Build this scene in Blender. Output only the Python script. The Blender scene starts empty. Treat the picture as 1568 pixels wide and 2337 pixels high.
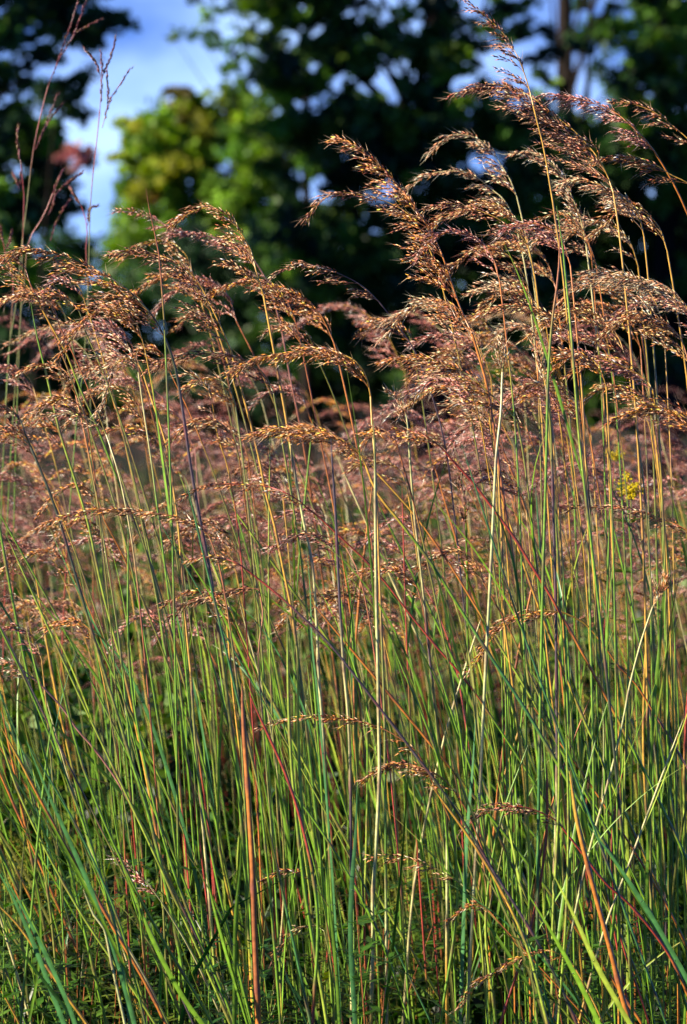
import bpy, math, random
import numpy as np

random.seed(7)
rng = np.random.default_rng(11)
SC = bpy.context.scene

# ------------------------------------------------------------------ camera
EYE, FOC, PITCH, SENS, FLEN = 1.62, 5.4, math.radians(2.75), 24.0, 100.0
cam_d = bpy.data.cameras.new('camera')
cam = bpy.data.objects.new('camera', cam_d)
SC.collection.objects.link(cam)
cam.location = (0, 0, EYE)
cam.rotation_euler = (math.radians(90) - PITCH, 0, 0)
cam_d.sensor_fit = 'HORIZONTAL'
cam_d.sensor_width = SENS
cam_d.lens = FLEN
cam_d.clip_start = 0.1
cam_d.clip_end = 2000
cam_d.dof.use_dof = True
cam_d.dof.focus_distance = FOC
cam_d.dof.aperture_fstop = 4.6
cam_d.dof.aperture_blades = 0
SC.camera = cam

# ------------------------------------------------------------------ world and sun
SUN_EL, SUN_DIR_XY = 25.0, (-0.95, -0.29)            # direction towards the sun, from the left and a little behind us
az = math.atan2(SUN_DIR_XY[0], SUN_DIR_XY[1])
w = bpy.data.worlds.new('World')
SC.world = w
w.use_nodes = True
nt = w.node_tree
nt.nodes.clear()
out = nt.nodes.new('ShaderNodeOutputWorld')
bg = nt.nodes.new('ShaderNodeBackground')
sky = nt.nodes.new('ShaderNodeTexSky')
sky.sky_type = 'NISHITA'
sky.sun_disc = False
sky.sun_elevation = math.radians(SUN_EL)
sky.sun_rotation = az
sky.air_density, sky.dust_density, sky.ozone_density = 0.4, 0.1, 4.0
bg.inputs['Strength'].default_value = 0.05
# thin white morning cloud drifting over the blue
tc = nt.nodes.new('ShaderNodeTexCoord')
mp = nt.nodes.new('ShaderNodeMapping')
mp.inputs['Scale'].default_value = (5, 5, 9)
nz = nt.nodes.new('ShaderNodeTexNoise')
nz.inputs['Scale'].default_value = 2.2
nz.inputs['Detail'].default_value = 4
cr = nt.nodes.new('ShaderNodeValToRGB')
cr.color_ramp.elements[0].position, cr.color_ramp.elements[1].position = 0.31, 0.66
mx = nt.nodes.new('ShaderNodeMixRGB')
mx.inputs['Color2'].default_value = (6.0, 9.0, 15.0, 1)
tint = nt.nodes.new('ShaderNodeMixRGB')
tint.blend_type = 'MULTIPLY'
tint.inputs['Fac'].default_value = 1.0
tint.inputs['Color2'].default_value = (0.42, 0.80, 1.5, 1)
nt.links.new(tc.outputs['Generated'], mp.inputs['Vector'])
nt.links.new(mp.outputs['Vector'], nz.inputs['Vector'])
nt.links.new(nz.outputs['Fac'], cr.inputs['Fac'])
# cloud kept to a low bank beyond the woods, so the sky elsewhere gives less fill
sep = nt.nodes.new('ShaderNodeSeparateXYZ')
low = nt.nodes.new('ShaderNodeMapRange')
low.inputs['From Min'].default_value, low.inputs['From Max'].default_value = 0.22, 0.42
low.inputs['To Min'].default_value, low.inputs['To Max'].default_value = 1.0, 0.0
fro = nt.nodes.new('ShaderNodeMapRange')
fro.inputs['From Min'].default_value, fro.inputs['From Max'].default_value = 0.5, 0.8
m1 = nt.nodes.new('ShaderNodeMath')
m1.operation = 'MULTIPLY'
m2 = nt.nodes.new('ShaderNodeMath')
m2.operation = 'MULTIPLY'
nrm = nt.nodes.new('ShaderNodeVectorMath')
nrm.operation = 'NORMALIZE'
nt.links.new(tc.outputs['Generated'], nrm.inputs[0])
nt.links.new(nrm.outputs['Vector'], sep.inputs['Vector'])
nt.links.new(sep.outputs['Z'], low.inputs['Value'])
nt.links.new(sep.outputs['Y'], fro.inputs['Value'])
nt.links.new(low.outputs['Result'], m1.inputs[0])
nt.links.new(fro.outputs['Result'], m1.inputs[1])
nt.links.new(m1.outputs['Value'], m2.inputs[0])
nt.links.new(cr.outputs['Color'], m2.inputs[1])
nt.links.new(m2.outputs['Value'], mx.inputs['Fac'])
nt.links.new(sky.outputs['Color'], tint.inputs['Color1'])
nt.links.new(tint.outputs['Color'], mx.inputs['Color1'])
nt.links.new(mx.outputs['Color'], bg.inputs['Color'])
nt.links.new(bg.outputs['Background'], out.inputs['Surface'])

sd = bpy.data.lights.new('sun', 'SUN')
sd.energy = 5.0
sd.angle = math.radians(0.5)
sd.color = (1.0, 0.87, 0.70)
sun = bpy.data.objects.new('sun', sd)
SC.collection.objects.link(sun)
k = math.cos(math.radians(SUN_EL)) / math.hypot(*SUN_DIR_XY)
SUNV = np.array([SUN_DIR_XY[0] * k, SUN_DIR_XY[1] * k, math.sin(math.radians(SUN_EL))])
from mathutils import Vector
sun.rotation_euler = Vector(SUNV).to_track_quat('Z', 'Y').to_euler()

SC.view_settings.view_transform = 'Standard'
SC.view_settings.look = 'None'
SC.view_settings.exposure = 1.25
SC.view_settings.gamma = 1.0
SC.render.film_transparent = False
SC.cycles.max_bounces = 6
SC.cycles.diffuse_bounces = 1
SC.cycles.use_denoising = True
SC.cycles.use_adaptive_sampling = False

# ------------------------------------------------------------------ helpers
U = SENS / 1568.0 / FLEN * FOC                        # metres per tracing unit at the focus distance
CP, SP = math.cos(PITCH), math.sin(PITCH)


def at(px, py, Y):
    """where the sight line through a point of the photograph (1568 wide) stands at distance Y"""
    x = (px - 784.0) / 1568 * SENS / FLEN
    v = (1168.5 - py) / 1568 * SENS / FLEN
    dy, dz = CP + v * SP, v * CP - SP
    s = Y / dy
    return np.array([x * s, Y, EYE + dz * s])


def norm(a):
    a = np.asarray(a, float)
    return a / np.maximum(np.linalg.norm(a, axis=-1, keepdims=True), 1e-9)


def catmull(P, n):
    P = np.asarray(P, float)
    if len(P) < 3:
        t = np.linspace(0, 1, n)[:, None]
        return P[0] * (1 - t) + P[-1] * t
    Q = np.vstack([2 * P[0] - P[1], P, 2 * P[-1] - P[-2]])
    d = np.r_[0, np.cumsum(np.linalg.norm(np.diff(P, axis=0), axis=1))]
    s = np.linspace(0, d[-1], n)
    i = np.clip(np.searchsorted(d, s, side='right') - 1, 0, len(P) - 2)
    u = ((s - d[i]) / np.maximum(d[i + 1] - d[i], 1e-9))[:, None]
    p0, p1, p2, p3 = Q[i], Q[i + 1], Q[i + 2], Q[i + 3]
    return 0.5 * (2 * p1 + (p2 - p0) * u + (2 * p0 - 5 * p1 + 4 * p2 - p3) * u ** 2 + (3 * p1 - p0 - 3 * p2 + p3) * u ** 3)


class MB:
    """collects tubes, ribbons, spikelets and leaves and links them as ONE mesh"""

    def __init__(self):
        self.v, self.c, self.f3, self.f4, self.n = [], [], [], [], 0

    def add(self, v, c, f3=None, f4=None):
        v = np.asarray(v, float).reshape(-1, 3)
        c = np.broadcast_to(np.asarray(c, float), (len(v), 3))
        self.v.append(v)
        self.c.append(c)
        if f3 is not None and len(f3):
            self.f3.append(np.asarray(f3, int).reshape(-1, 3) + self.n)
        if f4 is not None and len(f4):
            self.f4.append(np.asarray(f4, int).reshape(-1, 4) + self.n)
        self.n += len(v)

    def tube(self, P, R, C, sides=6):
        P = np.asarray(P, float)
        n = len(P)
        R = np.broadcast_to(np.asarray(R, float), (n,))
        C = np.broadcast_to(np.asarray(C, float), (n, 3))
        T = norm(np.gradient(P, axis=0))
        ref = np.array([0.31, 0.93, 0.17])
        A = norm(np.cross(T, ref))
        B = np.cross(T, A)
        a = np.arange(sides) / sides * 2 * math.pi
        V = P[:, None] + R[:, None, None] * (A[:, None] * np.cos(a)[None, :, None] + B[:, None] * np.sin(a)[None, :, None])
        i = np.arange(n - 1)[:, None] * sides
        j = np.arange(sides)[None]
        j2 = (j + 1) % sides
        F = np.stack([i + j, i + j2, i + sides + j2, i + sides + j], -1).reshape(-1, 4)
        self.add(V.reshape(-1, 3), np.repeat(C, sides, 0), f4=F)

    def ribbon(self, P, W, C, side, fold=0.25):
        """a leaf blade: three points across, folded along its midrib"""
        P = np.asarray(P, float)
        n = len(P)
        W = np.broadcast_to(np.asarray(W, float), (n,))[:, None]
        C = np.broadcast_to(np.asarray(C, float), (n, 3))
        T = norm(np.gradient(P, axis=0))
        S = norm(side - T * np.sum(T * side, 1, keepdims=True))
        N = np.cross(T, S)
        V = np.stack([P - S * W, P + N * W * fold, P + S * W], 1)
        i = np.arange(n - 1)[:, None] * 3
        j = np.arange(2)[None]
        F = np.stack([i + j, i + j + 1, i + j + 4, i + j + 3], -1).reshape(-1, 4)
        CC = np.repeat(C, 3, 0)
        CC = CC.reshape(n, 3, 3).copy()
        CC[:, 1] *= 1.25
        self.add(V.reshape(-1, 3), CC.reshape(-1, 3), f4=F)

    def spikelets(self, P, D, L, W, C):
        P, D, C = np.asarray(P, float), norm(D), np.asarray(C, float)
        n = len(P)
        if not n:
            return
        L = np.broadcast_to(L, (n,))[:, None]
        W = np.broadcast_to(W, (n,))[:, None]
        ref = norm(rng.normal(size=(n, 3)))
        A = norm(np.cross(D, ref))
        B = np.cross(D, A)
        m = P + D * L * 0.42
        vs = [P] + [m + W * 0.5 * (A * math.cos(a) + B * math.sin(a)) for a in (0, 2.094, 4.189)] + [P + D * L]
        V = np.stack(vs, 1)
        tri = np.array([[0, 2, 1], [0, 3, 2], [0, 1, 3], [4, 1, 2], [4, 2, 3], [4, 3, 1]])
        F = (np.arange(n) * 5)[:, None, None] + tri[None]
        CC = np.stack([C * 0.7, C, C, C, np.minimum(C * 1.25, 0.8)], 1)
        self.add(V.reshape(-1, 3), CC.reshape(-1, 3), f3=F.reshape(-1, 3))

    def hairs(self, P, D, L, W, C):
        P, D = np.asarray(P, float), norm(D)
        n = len(P)
        if not n:
            return
        L = np.broadcast_to(L, (n,))[:, None]
        S = norm(np.cross(D, norm(rng.normal(size=(n, 3))))) * W * 0.5
        V = np.stack([P - S, P + S, P + D * L], 1)
        F = (np.arange(n) * 3)[:, None] + np.array([[0, 1, 2]])
        self.add(V.reshape(-1, 3), np.broadcast_to(np.asarray(C, float), (n * 3, 3)), f3=F)

    def leaves(self, P, N, L, W, C, ax=None):
        """many flat pointed leaves, six-cornered"""
        P, N = np.asarray(P, float), norm(N)
        n = len(P)
        if ax is None:
            ax = rng.normal(size=(n, 3))
        A = norm(ax - N * np.sum(N * ax, 1, keepdims=True))
        B = np.cross(N, A)
        L = np.broadcast_to(L, (n,))[:, None]
        W = np.broadcast_to(W, (n,))[:, None]
        V = np.stack([P - A * L * .5, P - A * L * .12 + B * W * .5, P + A * L * .5 - N * L * .08, P - A * L * .12 - B * W * .5], 1)
        F = (np.arange(n) * 4)[:, None] + np.array([[0, 1, 2, 3]])
        self.add(V.reshape(-1, 3), np.repeat(C, 4, 0), f4=F)

    def arrays(self):
        z = np.zeros((0, 3), int), np.zeros((0, 4), int)
        return (np.vstack(self.v), np.vstack(self.c), np.vstack(self.f3) if self.f3 else z[0], np.vstack(self.f4) if self.f4 else z[1])

    def mesh(self, name, mat, smooth=True):
        v, c, f3, f4 = self.arrays()
        me = bpy.data.meshes.new(name)
        me.vertices.add(len(v))
        me.vertices.foreach_set('co', v.astype(np.float32).ravel())
        nl = f3.size + f4.size
        me.loops.add(nl)
        me.loops.foreach_set('vertex_index', np.r_[f3.ravel(), f4.ravel()].astype(np.int32))
        npoly = len(f3) + len(f4)
        me.polygons.add(npoly)
        st = np.r_[np.arange(len(f3)) * 3, f3.size + np.arange(len(f4)) * 4]
        me.polygons.foreach_set('loop_start', st.astype(np.int32))
        if smooth:
            me.polygons.foreach_set('use_smooth', np.ones(npoly, bool))
        me.update(calc_edges=True)
        at_ = me.color_attributes.new('Col', 'FLOAT_COLOR', 'POINT')
        at_.data.foreach_set('color', np.hstack([c, np.ones((len(c), 1))]).astype(np.float32).ravel())
        me.materials.append(mat)
        return me

    def build(self, name, mat, parent=None, smooth=True):
        o = bpy.data.objects.new(name, self.mesh(name, mat, smooth))
        SC.collection.objects.link(o)
        if parent is not None:
            o.parent = parent
            o.matrix_parent_inverse = parent.matrix_basis.inverted()
        return o


def tag(o, label=None, cat=None, group=None, kind=None):
    for kk, vv in (('label', label), ('category', cat), ('group', group), ('kind', kind)):
        if vv:
            o[kk] = vv
    return o


def empty(name, loc):
    o = bpy.data.objects.new(name, None)
    o.empty_display_size = 0.05
    o.location = tuple(float(q) for q in loc)
    SC.collection.objects.link(o)
    return o


def copy_tree(o, parent=None):
    c = o.copy()
    SC.collection.objects.link(c)
    c.parent = parent
    for ch in list(o.children):
        copy_tree(ch, c)
    return c


# ------------------------------------------------------------------ materials
def plant_mat(name, rough=0.5, spec=0.4, trans=0.0, noise=40.0, amt=0.35, sheen=0.0):
    m = bpy.data.materials.new(name)
    m.use_nodes = True
    t = m.node_tree
    t.nodes.clear()
    o = t.nodes.new('ShaderNodeOutputMaterial')
    p = t.nodes.new('ShaderNodeBsdfPrincipled')
    a = t.nodes.new('ShaderNodeAttribute')
    a.attribute_name = 'Col'
    g = t.nodes.new('ShaderNodeNewGeometry')
    n = t.nodes.new('ShaderNodeTexNoise')
    n.inputs['Scale'].default_value = noise
    n.inputs['Detail'].default_value = 3
    r = t.nodes.new('ShaderNodeMapRange')
    r.inputs['From Min'].default_value, r.inputs['From Max'].default_value = 0.3, 0.7
    r.inputs['To Min'].default_value, r.inputs['To Max'].default_value = 1 - amt, 1 + amt
    mul = t.nodes.new('ShaderNodeMixRGB')
    mul.blend_type = 'MULTIPLY'
    mul.inputs['Fac'].default_value = 1
    t.links.new(g.outputs['Position'], n.inputs['Vector'])
    t.links.new(n.outputs['Fac'], r.inputs['Value'])
    t.links.new(a.outputs['Color'], mul.inputs['Color1'])
    t.links.new(r.outputs['Result'], mul.inputs['Color2'])
    t.links.new(mul.outputs['Color'], p.inputs['Base Color'])
    p.inputs['Roughness'].default_value = rough
    p.inputs['Specular IOR Level'].default_value = spec
    if trans > 0:
        tr = t.nodes.new('ShaderNodeBsdfTranslucent')
        mixs = t.nodes.new('ShaderNodeMixShader')
        mixs.inputs['Fac'].default_value = trans
        hs = t.nodes.new('ShaderNodeHueSaturation')
        hs.inputs['Saturation'].default_value = 1.15
        hs.inputs['Value'].default_value = 1.2
        t.links.new(mul.outputs['Color'], hs.inputs['Color'])
        t.links.new(hs.outputs['Color'], tr.inputs['Color'])
        t.links.new(p.outputs['BSDF'], mixs.inputs[1])
        t.links.new(tr.outputs['BSDF'], mixs.inputs[2])
        t.links.new(mixs.outputs['Shader'], o.inputs['Surface'])
    else:
        t.links.new(p.outputs['BSDF'], o.inputs['Surface'])
    return m


M_STEM = plant_mat('stem_skin', 0.36, 0.7, 0.0, 90, 0.3)
M_BLADE = plant_mat('leaf_blade_skin', 0.42, 0.5, 0.18, 60, 0.3)
M_SPIKE = plant_mat('spikelet_husk', 0.33, 0.65, 0.14, 120, 0.4)
M_TREE = plant_mat('tree_leaf', 0.5, 0.3, 0.38, 3, 0.35)
M_BARK = plant_mat('bark', 0.9, 0.1, 0.0, 9, 0.4)
M_FORB = plant_mat('forb_leaf', 0.5, 0.35, 0.3, 30, 0.3)
M_SOIL = plant_mat('soil', 0.95, 0.05, 0.0, 2.5, 0.5)
def drop_mat():
    m = bpy.data.materials.new('dew_water')
    m.use_nodes = True
    p = m.node_tree.nodes['Principled BSDF']
    p.inputs['Base Color'].default_value = (0.95, 0.97, 1, 1)
    p.inputs['Roughness'].default_value = 0.03
    p.inputs['IOR'].default_value = 1.33
    p.inputs['Transmission Weight'].default_value = 1.0
    return m


M_DEW = drop_mat()

PAL = {  # what the living tissue itself is coloured, linear
    'green': (.14, .28, .02), 'lime': (.27, .36, .04), 'straw': (.50, .46, .19), 'cream': (.46, .47, .19), 'gold': (.52, .30, .04),
    'orange': (.48, .17, .03), 'red': (.36, .055, .035), 'rust': (.30, .10, .03), 'purple': (.085, .06, .07), 'blue': (.05, .165, .045),
    'olive': (.19, .20, .04), 'dark': (.05, .06, .03), 'pinkstem': (.42, .19, .15),
}
TONES = {  # husk colours, with sunlit highlights and dark gaps mixed into them
    'bronze': [(.56, .19, .055), (.20, .05, .025), (.76, .38, .21), (.74, .28, .03)],
    'dark': [(.19, .055, .03), (.36, .13, .06), (.66, .34, .18), (.075, .022, .02)],
    'tan': [(.68, .40, .21), (.46, .21, .09), (.78, .50, .31), (.28, .10, .05)],
    'pink': [(.64, .24, .18), (.42, .13, .10), (.76, .38, .31), (.25, .07, .06)],
    'gold': [(.66, .36, .13), (.48, .18, .055), (.26, .08, .035), (.78, .49, .26)],
    'mauve': [(.34, .10, .07), (.20, .06, .06), (.40, .15, .11), (.13, .04, .045)],
}
ANTHER = (.75, .27, .015)


def blend_cols(names, n, jit=0.12):
    """colours of the successive sheaths along a stem, each internode its own shade, dark at the joint"""
    k = np.linspace(0, len(names) - 1, n)
    base = np.array([PAL[q] for q in names])
    i = np.clip(np.floor(k).astype(int), 0, len(names) - 1)
    j = np.clip(i + 1, 0, len(names) - 1)
    f = np.clip((k - i - 0.5) * 3 + 0.5, 0, 1)[:, None]
    c = base[i] * (1 - f) + base[j] * f
    c = c * (1 + rng.normal(0, jit, (n, 1)) * 0.5)
    return np.clip(c, 0.01, 0.9)


def to_ground(pts, Y):
    """continue a traced stem downwards until it meets the ground"""
    pts = [np.array(p, float) for p in pts]
    d = norm(pts[-1] - pts[-2])
    p = pts[-1]
    while p[2] > 0.0 and len(pts) < 60:
        d = norm(d * 0.86 + np.array([0, 0, -1.0]) * 0.14)
        p = p + d * 0.09
        pts.append(p.copy())
    pts[-1][2] = -0.01
    return pts


def make_plume(rb, sp, S, L, tone, dens=1.0, droop=(-0.85, -0.05, -0.45), spread=0.5, lod=0, spike=0.0125):
    """branches on spine S (base to tip) into rb, spikelets with awns into sp"""
    S = np.asarray(S, float)
    n = len(S)
    T = norm(np.gradient(S, axis=0))
    length = np.sum(np.linalg.norm(np.diff(S, axis=0), axis=1))
    rc = np.array(TONES[tone])
    stemc = rc[0] * 0.75 + np.array([.12, .07, .01])
    droop = np.array(droop)
    nodes = max(5, int(length / (0.0225 if lod == 0 else 0.03) * (0.6 + 0.4 * dens)))
    allP, allD, aP = [], [], []
    for q in range(nodes):
        t = (q + rng.uniform(0, .8)) / nodes
        x = t * (n - 1)
        i = min(int(x), n - 2)
        p = S[i] + (S[i + 1] - S[i]) * (x - i)
        tg = T[i]
        nb = 1 + int(rng.random() < 0.75 * dens) + int(rng.random() < 0.4 * dens)
        if lod:
            nb = 1 + int(rng.random() < .4)
        for _ in range(nb):
            ln = L * (1 - 0.72 * t) * rng.uniform(0.45, 1.1)
            rad = norm(np.cross(tg, norm(rng.normal(size=3))))
            if np.dot(rad, droop) < 0 and rng.random() < 0.8:
                rad = -rad
            d = norm(tg + rad * spread * rng.uniform(.5, 1.3))
            end = norm(tg * 0.75 + droop * rng.uniform(.7, 1.15) + rng.normal(size=3) * .10)
            m = 7 if lod == 0 else 4
            B = [p]
            for s in range(m - 1):
                f = (s + 1) / (m - 1)
                B.append(B[-1] + norm(d * (1 - f) + end * f) * ln / (m - 1))
            B = np.array(B)
            if lod == 0:
                rb.tube(B, np.linspace(0.0006, 0.0003, m), stemc, 3)
            gap = spike * (0.31 if lod == 0 else 0.62)
            ns = max(2, int(ln * 0.85 / gap))
            f = np.linspace(0.12 + 0.16 * rng.random(), 1.0, ns)
            xs = np.minimum(f * (m - 1), m - 1.001)
            ii = xs.astype(int)
            BP = B[ii] + (B[ii + 1] - B[ii]) * (xs - ii)[:, None]
            BT = norm(B[ii + 1] - B[ii])
            off = norm(np.cross(BT, rng.normal(size=(ns, 3))))
            allP.append(BP + off * spike * 0.13)
            allD.append(norm(BT + off * 0.26 + rng.normal(size=(ns, 3)) * .09 + np.array([0, 0, -.05])))
    # the spine's own end carries spikelets too
    ns = int(length * 0.6 / (spike * (0.3 if lod == 0 else .6)))
    f = np.linspace(.4, 1, max(ns, 2))
    xs = np.minimum(f * (n - 1), n - 1.001)
    ii = xs.astype(int)
    off = norm(np.cross(T[ii], rng.normal(size=(len(f), 3))))
    allP.append(S[ii] + (S[ii + 1] - S[ii]) * (xs - ii)[:, None] + off * spike * .16)
    allD.append(norm(T[ii] + off * .3))
    P, D = np.vstack(allP), np.vstack(allD)
    m = len(P)
    pick = rng.integers(0, len(rc), m)
    C = rc[pick] * np.exp(rng.normal(-.05, .5, (m, 1)))
    C = np.clip(C, .015, .8)
    sz = 1.0 if lod == 0 else 1.5
    sp.spikelets(P, D, spike * sz * rng.uniform(.75, 1.2, m), spike * .235 * sz * rng.uniform(.8, 1.2, m), C)
    if lod == 0:
        h = rng.random(m) < 0.7
        hp = P[h] + D[h] * spike * .9
        sp.hairs(hp, D[h] + rng.normal(size=(h.sum(), 3)) * .28, spike * rng.uniform(.9, 2.0, h.sum()), 0.0007, np.clip(rc[2] * 1.2 + .06, 0, .7))
    a = rng.random(m) < (0.24 if tone in ('bronze', 'gold', 'pink', 'dark') else 0.06)
    if lod == 0 and a.any():
        ap = P[a] + D[a] * spike * rng.uniform(.2, .7, (a.sum(), 1))
        ad = np.tile([-.15, 0, -1.0], (a.sum(), 1)) + rng.normal(size=(a.sum(), 3)) * .35
        sp.spikelets(ap, ad, spike * .42, spike * .15, np.tile(ANTHER, (a.sum(), 1)) * rng.uniform(.6, 1.1, (a.sum(), 1)))


def make_blade(mb, p, d0, length, width, col, arch=0.3, sway=None, n=14, face=None):
    """a long grass leaf from p, starting along d0 and arching over"""
    if sway is None:
        sway = norm([rng.normal() - .4, rng.normal() * .6, 0])
    P = [np.array(p, float)]
    for s in range(n - 1):
        f = (s + 1) / (n - 1)
        P.append(P[-1] + norm(np.array(d0) * (1 - f * arch) + np.array(sway) * arch * f + np.array([0, 0, -1]) * arch * .8 * f * f) * length / (n - 1))
    f = np.linspace(0, 1, n)
    W = width * np.minimum(1, (0.45 + f * 3)) * np.clip((1 - f) * 1.7, 0.02, 1) ** .8
    c0 = np.array(PAL[col]) if isinstance(col, str) else np.array(col)
    C = c0[None] * (1 + rng.normal(0, .06, (n, 1)))
    tip = np.array([.42, .22, .08])
    k_ = np.clip((f - .82) / .18, 0, 1)[:, None] * rng.uniform(0, .8)
    C = C * (1 - k_) + tip * k_
    if face is None:
        face = norm([rng.normal(), rng.normal() * .7, .1])
    mb.ribbon(np.array(P), W * .5, np.clip(C, .01, .9), np.array(face), 0.3)


# ------------------------------------------------------------------ ground
g = MB()
nx, ny = 60, 80
xs = np.sign(np.linspace(-1, 1, nx)) * (np.abs(np.linspace(-1, 1, nx)) ** 3) * 450
ys = -25 + (np.linspace(0, 1, ny) ** 3) * 900
X, Y = np.meshgrid(xs, ys)
Z = 0.02 * np.sin(X * 1.7 + 1) * np.cos(Y * 1.3) * np.exp(-np.abs(Y) / 60) - 0.02
V = np.stack([X, Y, Z], -1).reshape(-1, 3)
i = (np.arange(ny - 1)[:, None] * nx + np.arange(nx - 1)[None])
F = np.stack([i, i + 1, i + 1 + nx, i + nx], -1).reshape(-1, 4)
C = np.tile((.022, .024, .010), (len(V), 1)) * rng.uniform(.7, 1.3, (len(V), 1))
g.add(V, C, f4=F)
tag(g.build('ground', M_SOIL), kind='structure')

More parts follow.
